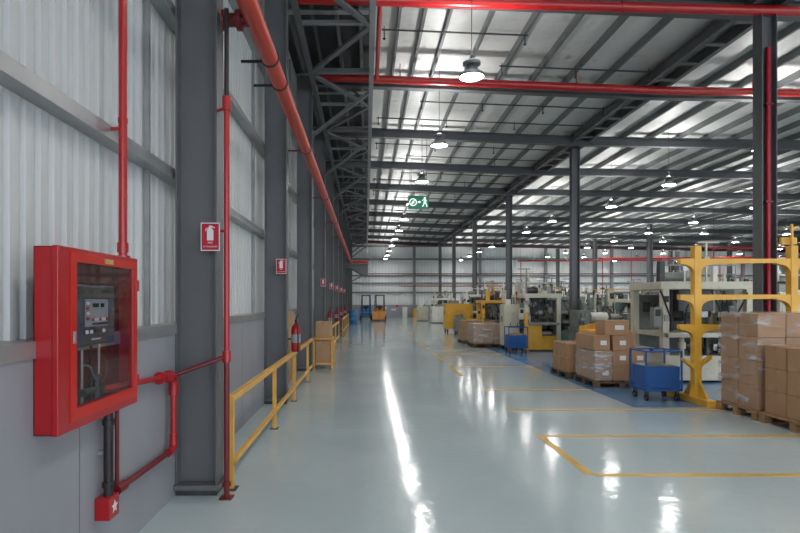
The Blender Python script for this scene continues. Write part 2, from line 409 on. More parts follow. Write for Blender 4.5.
# valley gutter girder along the column line
g = MB()
zg = zb(XCOL)+.34
for sx in (-1, 1):
    x = XCOL+sx*.24
    g.box(x-.05, -2, zg-.24, x+.05, YF-.2, zg-.205).box(x-.05, -2, zg-.02, x+.05, YF-.2, zg-.0)
    g.box(x-.008, -2, zg-.205, x+.008, YF-.2, zg-.02)
gt = thing('valley_girder', 'long twin steel girder under the roof valley, running along the hall columns', 'girder', (XCOL, 20, zg-.24))
g.obj('twin_channel', 'beam', gt, gt.location)
y = -1.5
while y < YF-1:
    MB().box(XCOL-.19, y, zg-.235, XCOL+.19, y+.10, zg-.21).obj('tie_plate', 'truss', gt, gt.location); y += .85
gut = MB().box(XCOL-.2, -2, zg-.02, XCOL+.2, YF-.2, zg-.0).obj('gutter_tray', 'galv', gt, gt.location)

# eave wind girder along the left wall (lattice in a horizontal plane)
ZW = 6.30
wg = thing('wind_girder', 'dark lattice girder with diagonal braces high along the left wall', 'girder', (-.5, 20, ZW))
MB().box(.06, -1, ZW, .16, YF-1.2, ZW+.13).obj('edge_chord', 'steellt', wg, wg.location)
MB().box(-1.20, -1, ZW, -1.10, YF-1.2, ZW+.10).obj('wall_chord', 'beam', wg, wg.location)
yy = 3.575; i = 0
while yy < YF-3.5:
    MB().box(-1.10, yy-.05, ZW+.02, .06, yy+.05, ZW+.12).obj('cross_strut', 'truss', wg, wg.location)
    MB().box(-1.10, yy+BAY/2-.04, ZW+.06, .06, yy+BAY/2+.04, ZW+.12).obj('cross_strut', 'steellt', wg, wg.location)
    MB().bar((-1.10, yy+.1, ZW+.03), (.08, yy+BAY/2, ZW+.03), .10, .05).obj('diagonal_brace', 'truss', wg, wg.location)
    MB().bar((-1.10, yy+BAY-.1, ZW+.03), (.08, yy+BAY/2, ZW+.03), .10, .05).obj('diagonal_brace', 'truss', wg, wg.location)
    MB().bar((.10, yy+BAY/2, ZW+.05), (-.45, yy+BAY/2+.1, zb(-.4)+RDEP), .05).obj('hanger_brace', 'truss', wg, wg.location)
    MB().bar((-1.15, yy, ZW+.05), (-.55, yy+.15, zb(-.5)+RDEP), .06).obj('hanger_brace', 'truss', wg, wg.location)
    yy += BAY
# knee braces from wall columns up to the girder edge
for y in LCOL[2:]:
    MB().bar((-1.21, y, 5.35), (.05, y, ZW), .07).obj('knee_brace', 'truss', wg, wg.location)

# ------------------------------------------------------------------ sprinkler pipes
PXM, PZM, PRM = -.935, 3.95, .08
sm = thing('sprinkler_main', 'thick orange-red sprinkler main running along the left wall columns', 'pipe', (PXM, 4, PZM))
MB().bend([(PXM, -1.0, PZM), (PXM, 34.0, PZM), (.12, 34.0, PZM)], PRM, .15, 24).obj('main_pipe', 'redpipe', sm, sm.location)
MB().cyl((-1.19, 4.58, 3.93), (PXM, 4.58, 3.93), .055, 16).cyl((-1.19, 4.58, 3.93), (-1.17, 4.58, 3.93), .085, 16).cyl((PXM-.10, 4.58, 3.93), (PXM-.14, 4.58, 3.93), .085, 16).obj('branch_flange', 'maroon', sm, sm.location)
for k, y in enumerate([5.35, 5.95] + LCOL[1:8]):
    mb = MB()
    mb.cyl((PXM, y-.012, PZM), (PXM, y+.012, PZM), PRM+.010, 24)
    mb.bar((PXM-.07, y, PZM-.03), (-1.215, y, PZM-.03), .022)
    mb.obj('pipe_clamp', 'maroon' if k > 1 else 'blackpipe', sm, sm.location)

RX, RY, RR = -1.125, 4.44, .0235
rs = thing('sprinkler_riser', 'thin red riser pipe standing in front of the nearest wall column', 'pipe', (RX, RY, 0))
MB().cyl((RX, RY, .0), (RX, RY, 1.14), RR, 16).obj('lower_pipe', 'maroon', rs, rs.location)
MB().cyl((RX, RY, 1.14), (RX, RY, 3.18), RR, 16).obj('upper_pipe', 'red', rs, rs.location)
MB().cyl((RX, RY, 3.18), (RX, RY, 3.95), RR*.8, 16).obj('thin_pipe', 'blackpipe', rs, rs.location)
MB().cyl((RX, RY, 3.13), (RX, RY, 3.24), RR*1.45, 16).cyl((RX, RY, 3.15), (-1.215, 4.5, 3.15), .012, 8).obj('coupling', 'red', rs, rs.location)
MB().cyl((RX, RY, 1.10), (RX, RY, 1.19), RR*1.45, 16).obj('tee_fitting', 'red', rs, rs.location)
MB().bar((RX, RY, 2.16), (-1.21, 4.51, 2.16), .02).obj('wall_bracket', 'red', rs, rs.location)
MB().box(RX-.05, RY-.05, 0, RX+.05, RY+.05, .012).cyl((RX, RY, .10), (RX, RY, .13), RR*1.5, 16).obj('base_flange', 'maroon', rs, rs.location)

# roof-level cross pipes
def zpipe(x, d=.02): return zb(x) + d
def cross_pipe(y, x0, x1, r, m, label, dz, nclamp=3, dl=0.0):
    zc = lambda x: zb(x)+dz+dl*max(0, (XCOL-x)/XCOL)
    z0 = zc(x0)
    t = thing('sprinkler_pipe', label, 'pipe', (x0, y, z0), 'red pipes under the roof')
    pts = [(x0, y, zc(x0))] + ([(XCOL, y, zc(XCOL))] if x0 < XCOL < x1 else []) + [(x1, y, zc(x1))]
    MB().tube(pts, r, 16).obj('pipe_run', m, t, t.location)
    for k in range(nclamp):
        x = x0 + (x1-x0)*(k+.5)/nclamp
        MB().cyl((x-.02, y, zc(x)), (x+.02, y, zc(x)), r*1.15, 16).bar((x, y, zc(x)), (x, y, zb(x)+RDEP), .015).obj('pipe_hanger', 'red', t, t.location)
    return t
cross_pipe(9.03, -1.2, 24.0, .078, 'red', 'thick red pipe crossing under the nearest roof rafter along picture top', .015, 7, -.10)
cross_pipe(12.2, -1.2, 34.0, .085, 'red', 'bright red pipe crossing the hall in front of the second rafter', -.09, 9)
t = thing('sprinkler_pipe', 'red link pipe along the girder edge joining the two big cross pipes', 'pipe', (.21, 9, 6.45), 'red pipes under the roof')
MB().cyl((.235, 9.03, 6.52), (.235, 12.2, 6.50), .045, 12).obj('pipe_run', 'red', t, t.location)
t = thing('sprinkler_riser', 'red riser pipe running up the nearest hall column behind boxes', 'pipe', (XCOL+.02, 9.02, 0))
MB().cyl((XCOL+.01, 9.04, .0), (XCOL+.01, 9.04, 5.75), .034, 12).obj('riser_pipe', 'signred', t, t.location)
for z in (1.6, 3.2, 4.8): MB().box(XCOL-.05, 9.0, z, XCOL+.07, 9.093, z+.03).obj('riser_clamp', 'maroon', t, t.location)

# thin sprinkler branches with droppers
nb = 0
for k, yb in enumerate(BEAMS[:9]):
    for j, dy in enumerate((1.3, 2.7)):
        y = yb+dy
        x0, x1 = (.3, 5.6+((k+j)%3)*3) if (k+j)%2 == 0 else (1.4, 7.5+((k*2+j)%3)*3)
        if yb < 12: x0, x1 = (.3, 3.1) if j == 0 else (2.9, 7.6)
        x1 = min(x1, 6.2)
        lab = 'thin dark sprinkler branch pipe hung under the purlins, %s from the camera' % (ORD[nb] if nb < 14 else ['fifteenth', 'sixteenth', 'seventeenth', 'eighteenth'][nb-14])
        t = thing('sprinkler_branch', lab, 'pipe', (x0, y, zb(x0)+.2), 'thin roof sprinkler branches')
        MB().tube([(x0, y, zb(x0)+.2), (x1, y, zb(x1)+.2)], .018, 8).obj('branch_pipe', 'gunmetal', t, t.location)
        n = int((x1-x0)/1.6)+1
        for i in range(n):
            x = x0+.05+(x1-x0-.1)*i/max(1, n-1)
            MB().cyl((x, y, zb(x)+.2), (x, y, zb(x)+.02), .012, 8).cyl((x, y, zb(x)+.03), (x, y, zb(x)+.0), .035, 8, .012).bar((x, y, zb(x)+.2), (x, y, zb(x)+RDEP), .012).obj('sprinkler_head', 'gunmetal', t, t.location)
        nb += 1

# far wall pipes
for z, lab in ((3.98, 'long red pipe along the far wall, upper of two'), (2.86, 'short red pipe on the far wall, lower of two')):
    x0, x1 = (0.2, 30) if z > 3.5 else (3.0, 14)
    t = thing('wall_pipe', lab, 'pipe', (x0, YF-.42, z))
    MB().cyl((x0, YF-.42, z), (x1, YF-.42, z), .04, 12).obj('pipe_run', 'maroon' if z > 3.5 else 'red', t, t.location)
    for i in range(6):
        x = x0+.4+(x1-x0-.8)*i/5
        MB().bar((x, YF-.42, z), (x, YF-.1, z), .03).obj('pipe_bracket', 'maroon', t, t.location)
# red pipe frame deep in the hall on the right
for k, (y, z, x0, x1) in enumerate(((38, 4.3, 10.5, 30), (33, 4.1, 14, 32), (28, 4.25, 17.5, 30))):
    t = thing('pipe_rack', 'thin red pipe with drop legs above far right machines, %s of three' % ORD[k], 'pipe', (x0, y, 0), 'red drop pipes over the machines')
    MB().cyl((x0, y, z), (x1, y, z+.1), .05, 10).obj('header_pipe', 'red', t, t.location)
    n = 6
    for i in range(n):
        x = x0+.2+(x1-x0-.4)*i/(n-1)
        MB().cyl((x, y, .0 if i in (0, n-1) else 1.7), (x, y, z+.02), .028, 8).obj('drop_leg', 'red', t, t.location)
        MB().cyl((x, y, z), (x, y, zb(x)+.1), .008, 6).obj('hanger_rod', 'gunmetal', t, t.location)

# canopy where the sprinkler main turns
cn = thing('canopy', 'dark sheet metal canopy on the left wall below the red pipe bend', 'canopy', (-.5, 34.5, 3.1))
MB().prism([(-1.22, 3.85), (.12, 3.85), (.12, 3.15), (-.1, 3.1), (-1.0, 3.62), (-1.22, 3.62)], 34.15, 36.2, 'y').obj('canopy_hood', 'truss', cn, cn.location)
MB().bar((-1.22, 34.4, 2.6), (-.15, 34.4, 3.15), .06).obj('canopy_strut', 'truss', cn, cn.location)
MB().box(-1.22, 34.1, 3.8, .16, 34.15, 3.86).obj('canopy_edge', 'steellt', cn, cn.location)

# ------------------------------------------------------------------ high bay lamps
ZL = 5.2
lamp0 = thing('high_bay_lamp', 'lamp', 'lamp', (0, 0, 0), 'high bay lamps')
MB().lathe([(.045, .20), (.08, .19), (.10, .12), (.19, .055), (.205, .02), (.205, .0), (.19, .0), (.19, .012)], 0, 0, 28).obj('reflector', 'alu', lamp0)
MB().lathe([(.06, .215), (.13, .215)], 0, 0, 20).obj('roof_fill_ring', 'roof_fill', lamp0)  # added upward glow on each lamp, fills the roof with light
MB().lathe([(.056, .205), (.145, .205), (.145, .245), (.135, .245), (.135, .21), (.056, .21)], 0, 0, 20).obj('roof_fill_shield', 'alu', lamp0)  # added cup that hides the glowing ring from below
MB().lathe([(.0, .008), (.10, .006), (.188, .012)], 0, 0, 28).obj('lens', 'lens', lamp0)
MB().cyl((0,0,.19), (0,0,.29), .055, 16).cyl((0,0,.29), (0,0,.33), .02, 10).obj('driver_housing', 'gunmetal', lamp0)
cab0 = MB().cyl((0,0,0), (0,0,1), .007, 6).obj('suspension_cable', 'gunmetal', lamp0); cab0.location = (0, 0, .33)
rows = [(1.71, 'in the row above the aisle', lambda d: 1.71),
        (8.7, 'in the second row', lambda d: 9.25 if d < 21 else 8.35),
        (14.7, 'in the third row from the aisle', lambda d: 14.7),
        (17.6, 'in the fourth row from the aisle', lambda d: 17.6),
        (21.9, 'in the fifth row from the aisle', lambda d: 21.9),
        (27.5, 'in the sixth row from the aisle', lambda d: 27.5),
        (33.5, 'in the seventh row from the aisle', lambda d: 33.5)]
first = True
CAN = [16.9, 17.3]
for ri, (xr, rl, xf) in enumerate(rows):
    cnt = 0
    for k in range(-4, 11):
        d = 8.9 + BAY*k
        x = xf(d)
        if k == -1 and ri == 1: x = 8.7
        px = VX + F*x/d if d > .5 else 9999; py = VY - F*(ZL-H)/d if d > .5 else -999
        seen = 0 < px < 800 and 0 < py < 533
        if not seen and (k > 1 or ri > 3 or k < -3): continue
        z = ZL + (0.25 if not seen else 0) + (zb(x)-zb(1.71))*0.4
        ln = (rl + ', %s from the camera' % ORD[cnt]) if seen else rl + ', beyond the near picture edge'
        if seen: cnt += 1
        lab = 'round high bay lamp ' + ln
        if first:
            lamp0.location = (x, d, z); lamp0['label'] = lab; o = lamp0; first = False
        else:
            o = copy_tree(lamp0, (x, d, z), lab)
        for ch in o.children:
            if ch.name.startswith('suspension_cable'): ch.scale = (1, 1, zb(x)+RDEP+PDEP-z-.33)

# ------------------------------------------------------------------ fire cabinet
CX0, CX1, CY0, CY1, CZ0, CZ1 = -1.563, -1.445, 2.585, 3.475, .960, 1.855
cab = thing('fire_cabinet', 'red glass-fronted fire alarm cabinet fixed to the left wall', 'cabinet', (CX0, CY0, CZ0))
L = cab.location
s = .004; XB = -1.478
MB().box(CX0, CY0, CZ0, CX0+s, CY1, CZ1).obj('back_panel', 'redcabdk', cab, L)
MB().box(CX0, CY0, CZ0, XB, CY0+s, CZ1).box(CX0, CY1-s, CZ0, XB, CY1, CZ1).box(CX0, CY0, CZ0, XB, CY1, CZ0+s).box(CX0, CY0, CZ1-s, XB, CY1, CZ1).obj('body', 'redcab', cab, L)
gy0, gy1, gz0, gz1 = CY0+.155, CY1-.06, CZ0+.10, CZ1-.065
df = MB()
fx0, fx1 = XB+.002, CX1
df.box(fx0, CY0-.004, CZ0-.004, fx1, gy0, CZ1+.004, .004).box(fx0, gy1, CZ0-.004, fx1, CY1+.004, CZ1+.004, .004)
df.box(fx0, gy0-.001, CZ0-.004, fx1, gy1+.001, gz0, .003).box(fx0, gy0-.001, gz1, fx1, gy1+.001, CZ1+.004, .003)
dr = df.obj('door', 'redcab', cab, L)
tr = MB(); a = .055
tr.box(fx1, gy0-a, gz0-.06, fx1+.006, gy0, gz1+.045).box(fx1, gy1, gz0-.06, fx1+.006, gy1+.045, gz1+.045).box(fx1, gy0, gz0-.06, fx1+.006, gy1, gz0).box(fx1, gy0, gz1, fx1+.006, gy1, gz1+.045)
tr.obj('door_trim', 'redor', dr, L)
MB().box(fx1-.012, gy0-.004, gz0-.004, fx1-.008, gy1+.004, gz1+.004).obj('glass_pane', 'glass', dr, L)
MB().box(fx1+.006, gy0-.040, 1.385, fx1+.012, gy0-.018, 1.445, .002).obj('latch', 'galv', dr, L)['label'] = 'small bright metal latch'
MB().box(fx1+.006, 3.03, gz1+.010, fx1+.009, 3.13, gz1+.036).obj('name_plate', 'brass', dr, L)
for z in (CZ0+.10, CZ1-.20): MB().box(XB-.004, CY1-.02, z, fx1+.009, CY1+.012, z+.07, .003).obj('hinge', 'redcab', dr, L)

# alarm panel inside
pn = thing('alarm_panel', 'blue-grey fire alarm control panel with keypad inside the red cabinet', 'control panel', (-1.558, 2.90, 1.355))
L = pn.location; py0, py1, pz0, pz1, pxf = 2.875, 3.31, 1.352, 1.682, -1.492
MB().box(-1.558, py0, pz0, pxf, py1, pz1, .010).obj('housing', 'navy', pn, L)
MB().box(pxf, py0+.015, pz1-.075, pxf+.003, py1-.015, pz1-.012, .001).obj('name_strip', 'gunmetal', pn, L)
MB().box(pxf, 2.955, 1.455, pxf+.004, 3.215, 1.605, .002).obj('keypad_plate', 'lcd', pn, L)
MB().box(pxf+.004, 3.035, 1.560, pxf+.006, 3.10, 1.582).box(pxf+.004, 3.125, 1.560, pxf+.006, 3.165, 1.582).obj('display', 'lcddk', pn, L)
for i in range(4):
    MB().box(pxf+.004, 2.965, 1.575-.027*i, pxf+.008, 2.995, 1.590-.027*i).obj('alarm_button', 'signred' if i%2 else 'signwht', pn, L)
for i in range(7):
    MB().box(pxf+.004, 3.03+.026*i, 1.485, pxf+.008, 3.047+.026*i, 1.501).obj('key_button', 'signwht' if i%3 else 'signred', pn, L)
    MB().box(pxf+.004, 3.03+.026*i, 1.463, pxf+.008, 3.047+.026*i, 1.476).obj('key_button', 'black', pn, L)
for i in range(5): MB().box(pxf+.0, 2.965+.048*i, 1.418, pxf+.004, 2.992+.048*i, 1.437).obj('indicator', 'paper' if i in (0, 1, 4) else 'gunmetal', pn, L)
MB().box(pxf+.0, 3.03, 1.383, pxf+.002, 3.13, 1.389).obj('printed_strip', 'paper', pn, L)
MB().cyl((pxf, 3.28, 1.55), (pxf+.006, 3.28, 1.55), .006, 12).obj('key_lock', 'metal', pn, L)

pn.location.y -= .04
# valve manifold inside the cabinet
vm = thing('valve_manifold', 'dark valve and pipe manifold at the bottom of the red cabinet', 'valve', (-1.53, 3.0, .95))
L = vm.location
for i, (y, z1) in enumerate(((2.90, 1.35), (2.96, 1.33), (3.06, 1.35), (3.15, 1.352))):
    MB().cyl((-1.53, y, 1.0), (-1.53, y, z1), .008, 10).obj('vertical_tube', 'metal' if i%2 else 'blackpipe', vm, L)
MB().cyl((-1.522, 2.95, 1.10), (-1.522, 3.17, 1.10), .022, 14).obj('manifold_body', 'gunmetal', vm, L)
MB().cyl((-1.52, 3.10, .945), (-1.52, 3.10, 1.18), .028, 14).cyl((-1.52, 3.10, 1.07), (-1.52, 3.10, 1.12), .042, 14).obj('valve_body', 'blackpipe', vm, L)
MB().cyl((-1.52, 3.10, 1.10), (-1.487, 3.10, 1.10), .010, 8).cyl((-1.492, 3.10, 1.10), (-1.486, 3.10, 1.10), .035, 18).obj('hand_wheel', 'blackpipe', vm, L)
MB().bend([(-1.53, 2.96, 1.25), (-1.505, 3.0, 1.24), (-1.505, 3.05, 1.17), (-1.52, 3.09, 1.15)], .006, .02, 8).obj('capillary_hose', 'green', vm, L)
MB().bend([(-1.53, 3.15, 1.30), (-1.50, 3.20, 1.24), (-1.50, 3.17, 1.14), (-1.52, 3.12, 1.12)], .006, .02, 8).obj('capillary_hose', 'black', vm, L)

# pipe rising from the cabinet top
up = thing('riser_pipe', 'red pipe rising from the top of the fire cabinet past the girts', 'pipe', (-1.5, 3.42, CZ1))
L = up.location
MB().cyl((-1.512, 3.42, CZ1), (-1.512, 3.42, 6.5), .025, 18).obj('pipe_run', 'red', up, L)
MB().cyl((-1.512, 3.42, CZ1), (-1.512, 3.42, CZ1+.02), .044, 18).cyl((-1.512, 3.42, CZ1+.04), (-1.512, 3.42, CZ1+.10), .033, 18).obj('union_fitting', 'red', up, L)
MB().cyl((-1.512, 3.42, 2.70), (-1.512, 3.42, 2.73), .029, 18).bar((-1.512, 3.42, 2.665), (-1.60, 3.42, 2.665), .018).obj('pipe_clip', 'red', up, L)

# pipework beside the cabinet
pw = thing('drain_pipework', 'red pipe loop with elbows joining the cabinet to the column riser', 'pipe', (-1.51, 3.6, .42))
L = pw.location
EX, EY, EZ = -1.505, 4.30, 1.00
MB().tube([(-1.515, 3.12, 1.085), (-1.515, 3.537, 1.062), (EX, EY-.16, 1.022)], .021, 14).obj('supply_pipe', 'redcab', pw, L)
MB().cyl((EX, EY-.30, 1.03), (EX, EY-.275, 1.029), .045, 16).cyl((EX, EY-.22, 1.026), (EX, EY-.10, 1.018), .033, 16).cyl((EX, EY-.115, 1.018), (EX, EY-.09, 1.016), .047, 16).obj('flanged_coupling', 'redcab', pw, L)
MB().bend([(EX, EY-.12, 1.018), (EX, EY, 1.01), (EX, EY, .86)], .034, .06, 16).cyl((EX, EY, .92), (EX, EY, .86), .037, 16).obj('elbow', 'redcab', pw, L)
MB().cyl((EX, EY, .92), (EX, EY, .50), .024, 16).obj('drop_pipe', 'redcab', pw, L)
MB().bend([(EX, EY, .56), (EX, EY, .435), (EX, EY-.13, .437)], .030, .06, 16).obj('elbow', 'redcab', pw, L)
MB().cyl((EX, EY-.10, .437), (EX, 3.36, .452), .021, 16).obj('return_pipe', 'maroon', pw, L)
MB().cyl((EX, 3.42, .452), (EX, 3.31, .452), .032, 16).obj('end_fitting', 'maroon', pw, L)
MB().tube([(EX, EY, 1.01), (EX+.03, EY+.012, 1.02), (RX-.03, RY-.012, 1.135), (RX, RY, 1.145)], .0165, 14).obj('branch_pipe', 'maroon', pw, L)

cd = thing('conduit', 'black and maroon conduit pair hanging below the red cabinet', 'conduit', (-1.51, 3.25, .45))
L = cd.location
MB().cyl((-1.51, 3.225, CZ0-.004), (-1.51, 3.225, .455), .027, 16).obj('black_conduit', 'blackpipe', cd, L)
MB().cyl((-1.505, 3.325, CZ0-.004), (-1.505, 3.325, .45), .013, 12).obj('maroon_conduit', 'maroon', cd, L)
MB().cyl((-1.51, 3.225, .90), (-1.51, 3.225, .87), .035, 16).cyl((-1.51, 3.225, .535), (-1.51, 3.225, .505), .035, 16).obj('conduit_coupling', 'blackpipe', cd, L)
MB().box(-1.563, 3.19, .70, -1.53, 3.34, .72).obj('conduit_saddle', 'galv', cd, L)
cp = thing('call_point', 'small red call point box with white emblem below the black conduit', 'call point', (-1.563, 3.23, .33))
L = cp.location
MB().box(-1.563, 3.165, .325, -1.475, 3.29, .455, .006).obj('housing', 'redcab', cp, L)
em = MB(); cyy, czz = 3.228, .39
pts = [(cyy+.040*math.cos(a)*(1 if i%2 == 0 else .45), czz+.040*math.sin(a)*(1 if i%2 == 0 else .45)) for i, a in enumerate([PI/2+PI*k/5 for k in range(10)])]
em.prism(pts, -1.4755, -1.473, 'x').obj('emblem', 'signwht', cp, L)

# ------------------------------------------------------------------ extinguisher signs (faces look toward -Y)
def ext_sign(x, y, z, label):
    t = thing('extinguisher_sign', label, 'sign', (x, y, z), 'fire extinguisher signs')
    return t
S0 = ext_sign(-1.268, 4.482, 2.0, 'red fire extinguisher sign on the nearest wall column')
w2, hh = .078, .23
MB().box(-w2, -.004, 0, w2, .0, hh, .001).obj('border', 'signwht', S0)
MB().box(-w2+.008, -.0055, .008, w2-.008, -.0035, hh-.008).obj('red_field', 'signred', S0)
pic = MB()
pic.prism([(-.026, .085), (.026, .085), (.026, .165), (.018, .180), (.008, .185), (.008, .196), (-.008, .196), (-.008, .185), (-.018, .180), (-.026, .165)], -.008, -.005, 'y')
pic.prism([(-.008, .196), (.036, .184), (.040, .190), (.010, .206), (-.012, .204)], -.008, -.005, 'y')
pic.prism([(-.008, .194), (-.036, .182), (-.040, .160), (-.034, .160), (-.030, .178), (-.006, .188)], -.008, -.005, 'y')
pic.obj('extinguisher_symbol', 'signwht', S0)
lt = MB()
for body, zc, sz in (('FIRE', .066, .022), ('EXTINGUISHER', .034, .0172)):
    vs, fs = text_mesh(body, sz)
    lt.add([(v.x, -.0075 - v.z, zc+v.y) for v in vs], fs)
lt.obj('lettering', 'signwht', S0)
for k in (1, 3, 4, 5, 6, 7):
    copy_tree(S0, (-1.30 if k == 1 else -1.27, LCOL[k]-.118, 2.0), 'red fire extinguisher sign on the %s wall column' % ORD[k])

# ------------------------------------------------------------------ extinguishers
def build_ext():
    t = thing('fire_extinguisher', '', 'fire extinguisher', (0,0,0), 'fire extinguishers')
    r = .072
    MB().lathe([(0, .0), (r*.9, .0), (r, .02), (r, .34), (r*.85, .39), (r*.45, .42), (.022, .43), (.022, .46), (0, .46)], 0, 0, 24).obj('cylinder', 'red', t)
    MB().lathe([(r+.001, .14), (r+.001, .27)], 0, 0, 24).obj('label_band', 'lcd', t)
    MB().cyl((0,0,.455), (0,0,.49), .02, 12).box(-.012, -.02, .475, .012, .05, .487).bar((0, -.02, .49), (.02, .10, .575), .018, .012).obj('valve_handle', 'black', t)
    MB().bend([(0, -.03, .475), (.03, -.09, .45), (.045, -.085, .25), (.045, -.075, .08)], .010, .03, 10).obj('hose', 'black', t)
    MB().cyl((.045, -.075, .09), (.045, -.075, .0), .012, 10, .02).obj('nozzle', 'black', t)
    MB().box(-.13, -.02, .18, -.06, .02, .21).box(-.13, -.03, .05, -.125, .03, .35).obj('wall_bracket', 'gunmetal', t)
    return t
e0 = build_ext(); e0.location = (-1.09, LCOL[1], .80); e0['label'] = 'red fire extinguisher hung on the second wall column above yellow rail'
for k in (3, 4, 5, 6): copy_tree(e0, (-1.09, LCOL[k], .80), 'small red fire extinguisher hung on the %s wall column' % ORD[k])

# ------------------------------------------------------------------ guard rails
def guard_rail(label, x, posts, y1=None, zt=.76, zbm=.215):
    t = thing('guard_rail', label, 'guard rail', (x, posts[0], 0), 'yellow guard rails')
    L = t.location; y0 = posts[0]; y1 = y1 or posts[-1]
    for y in posts: 
        MB().box(x-.022, y-.022, 0.008, x+.022, y+.022, zt, .003).obj('post', 'railyel', t, L)
        MB().box(x-.05, y-.06, 0, x+.05, y+.06, .008).obj('foot_plate', 'gunmetal', t, L)
    MB().box(x-.028, y0-.02, zt-.02, x+.028, y1, zt+.036, .006).obj('top_rail', 'railyel', t, L)
    MB().box(x-.022, y0-.02, zbm-.022, x+.022, y1, zbm+.022, .005).obj('bottom_rail', 'railyel', t, L)
guard_rail('yellow guard rail along the left wall, nearest section under the extinguisher', -1.14, [4.66, 6.85, 8.72, 10.75], 11.6)
guard_rail('yellow guard rail along the left wall just past the boxed cage', -1.05, [14.8, 16.9, 19.0, 21.2])
guard_rail('yellow guard rail along the left wall, third section, before the blue drums', -1.02, [24.2, 26.6, 29.0, 31.6])

# ------------------------------------------------------------------ cartons
def carton(x0, y0, z0, w, d, h, label, group, m='card', tape='y', lab_face=None, strip=True):
    cx, cy = x0+w/2, y0+d/2; g = .007
    o = solo('cardboard_box', MB().box(x0+g, y0+g, z0, x0+w-g, y0+d-g, z0+h-.002, .010), m, label, 'box', (cx, cy, z0), group)
    B = (cx, cy, z0)
    if strip:
        e = .0012
        tp = MB()
        if tape == 'y':      # seam runs along Y on top
            tp.box(cx-.025, y0+g, z0+h-.003, cx+.025, y0+d-g, z0+h-.002+e)
            tp.box(cx-.025, y0+g-e, z0+h-.07, cx+.025, y0+g+.001, z0+h-.004).box(cx-.025, y0+g-e, z0+.003, cx+.025, y0+g+.001, z0+.06)
        else:
            tp.box(x0+g, cy-.025, z0+h-.003, x0+w-g, cy+.025, z0+h-.002+e)
            tp.box(x0+g-e, cy-.025, z0+h-.07, x0+g+.001, cy+.025, z0+h-.004).box(x0+g-e, cy-.025, z0+.003, x0+g+.001, cy+.025, z0+.06)
        tp.obj('tape', 'tape', o, B)
    if lab_face == 'front':
        MB().box(x0+w*.42, y0+g-.0016, z0+h*.36, x0+w*.78, y0+g+.001, z0+h*.66).obj('shipping_label', 'paper', o, B)
    elif lab_face == 'side':
        MB().box(x0+g-.0016, y0+d*.35, z0+h*.36, x0+g+.001, y0+d*.65, z0+h*.66).obj('shipping_label', 'paper', o, B)
    return o
def pallet(x0, y0, w, d, label, m='wood', h=.13):
    t = thing('pallet', label, 'pallet', (x0+w/2, y0+d/2, 0), 'wooden pallets'); L = t.location
    n = max(5, int(w/.16))
    for i in range(n):
        a = x0+(w-.10)*i/(n-1)
        MB().box(a, y0, h-.02, a+.10, y0+d, h, .003).obj('deck_board', m, t, L)
    for i in range(3):
        a = y0+(d-.09)*i/2
        MB().box(x0, a, h-.04, x0+w, a+.09, h-.02).obj('stringer_board', m, t, L)
        for j in range(3):
            b = x0+(w-.11)*j/2
            MB().box(b, a, .018, b+.11, a+.09, h-.04, .003).obj('block', m, t, L)
        MB().box(x0, a, 0, x0+w, a+.09, .018).obj('bottom_board', m, t, L)
    return h
LAY = {1: ['single'], 2: ['bottom', 'top'], 3: ['bottom', 'middle', 'top'], 4: ['bottom', 'second', 'third', 'top']}
def stack(x0, y0, z0, nx, ny, nz, w, d, h, where, group, lab=None, m='card', tape='y', skip=()):
    xn = {1: ['only'], 2: ['aisle side', 'inner side'], 3: ['aisle side', 'centre', 'inner side']}[nx]
    yn = {1: ['only row'], 2: ['front row', 'rear row'], 3: ['front row', 'mid row', 'rear row']}[ny]
    for i in range(nx):
        for j in range(ny):
            for k in range(nz):
                if (i, j, k) in skip: continue
                if i > 0 and j > 0 and k < nz-1: continue      # buried in the stack
                carton(x0+w*i+random.uniform(-.004, .004), y0+d*j+random.uniform(-.004, .004), z0+h*k, w, d, h,
                       'brown carton %s, %s layer, %s, %s' % (where, LAY[nz][k], yn[j], xn[i]), group, m, tape, lab)
# stack beside the blue cart
g1 = 'cartons on the pallet beside the blue cart'
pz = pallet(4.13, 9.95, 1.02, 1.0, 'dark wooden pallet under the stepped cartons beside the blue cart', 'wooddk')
W, D, HB = .315, .44, .275
for i in range(3):
    for j in range(2):
        for k in range(4):
            if i == 2 and k > (1 if j == 0 else 2): continue
            if k == 3 and not (i == 1 and j == 0) : continue
            if i > 0 and j == 1 and k < 2: continue
            nm = 'brown carton beside the blue cart, %s layer, %s, %s' % (LAY[4][k], ['near row', 'far row'][j], ['aisle column', 'middle column', 'inner column'][i])
            ox = -.06 if k == 3 else (-.035 if (k == 2 and i == 0) else 0); oy = .06 if k == 3 else 0
            ww = .36 if k == 3 else W
            carton(4.17+W*i+ox-(.06 if k == 3 else 0), 10.0+D*j+oy, pz+HB*k, ww+(.10 if k == 3 else 0), D, HB, nm, g1, 'card', 'y', 'front' if (i+k) % 3 != 1 or k == 3 else None)
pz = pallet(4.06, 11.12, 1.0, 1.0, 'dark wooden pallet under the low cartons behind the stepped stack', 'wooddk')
g2 = 'cartons on the low pallet'
stack(4.10, 11.16, pz, 2, 2, 2, .45, .46, .29, 'on the low pallet behind the stepped stack', g2, None, 'card', 'x')

# two pallets by the yellow rack on the right
g3 = 'cartons on the wrapped pallet'
pz = pallet(5.16, 7.28, 1.2, .82, 'wooden pallet under the tall wrapped cartons at right', 'wood')
stack(5.20, 7.31, pz, 3, 2, 4, .385, .385, .322, 'in the tall wrapped stack at right', g3, None, 'card', 'x')
g4 = 'cartons on the near right pallet'
pz = pallet(5.16, 6.10, 1.2, 1.12, 'wooden pallet under the lower cartons at right picture edge', 'wood')
stack(5.22, 6.09, pz, 2, 3, 3, .50, .375, .293, 'in the lower stack at right picture edge', g4, None, 'card', 'x')

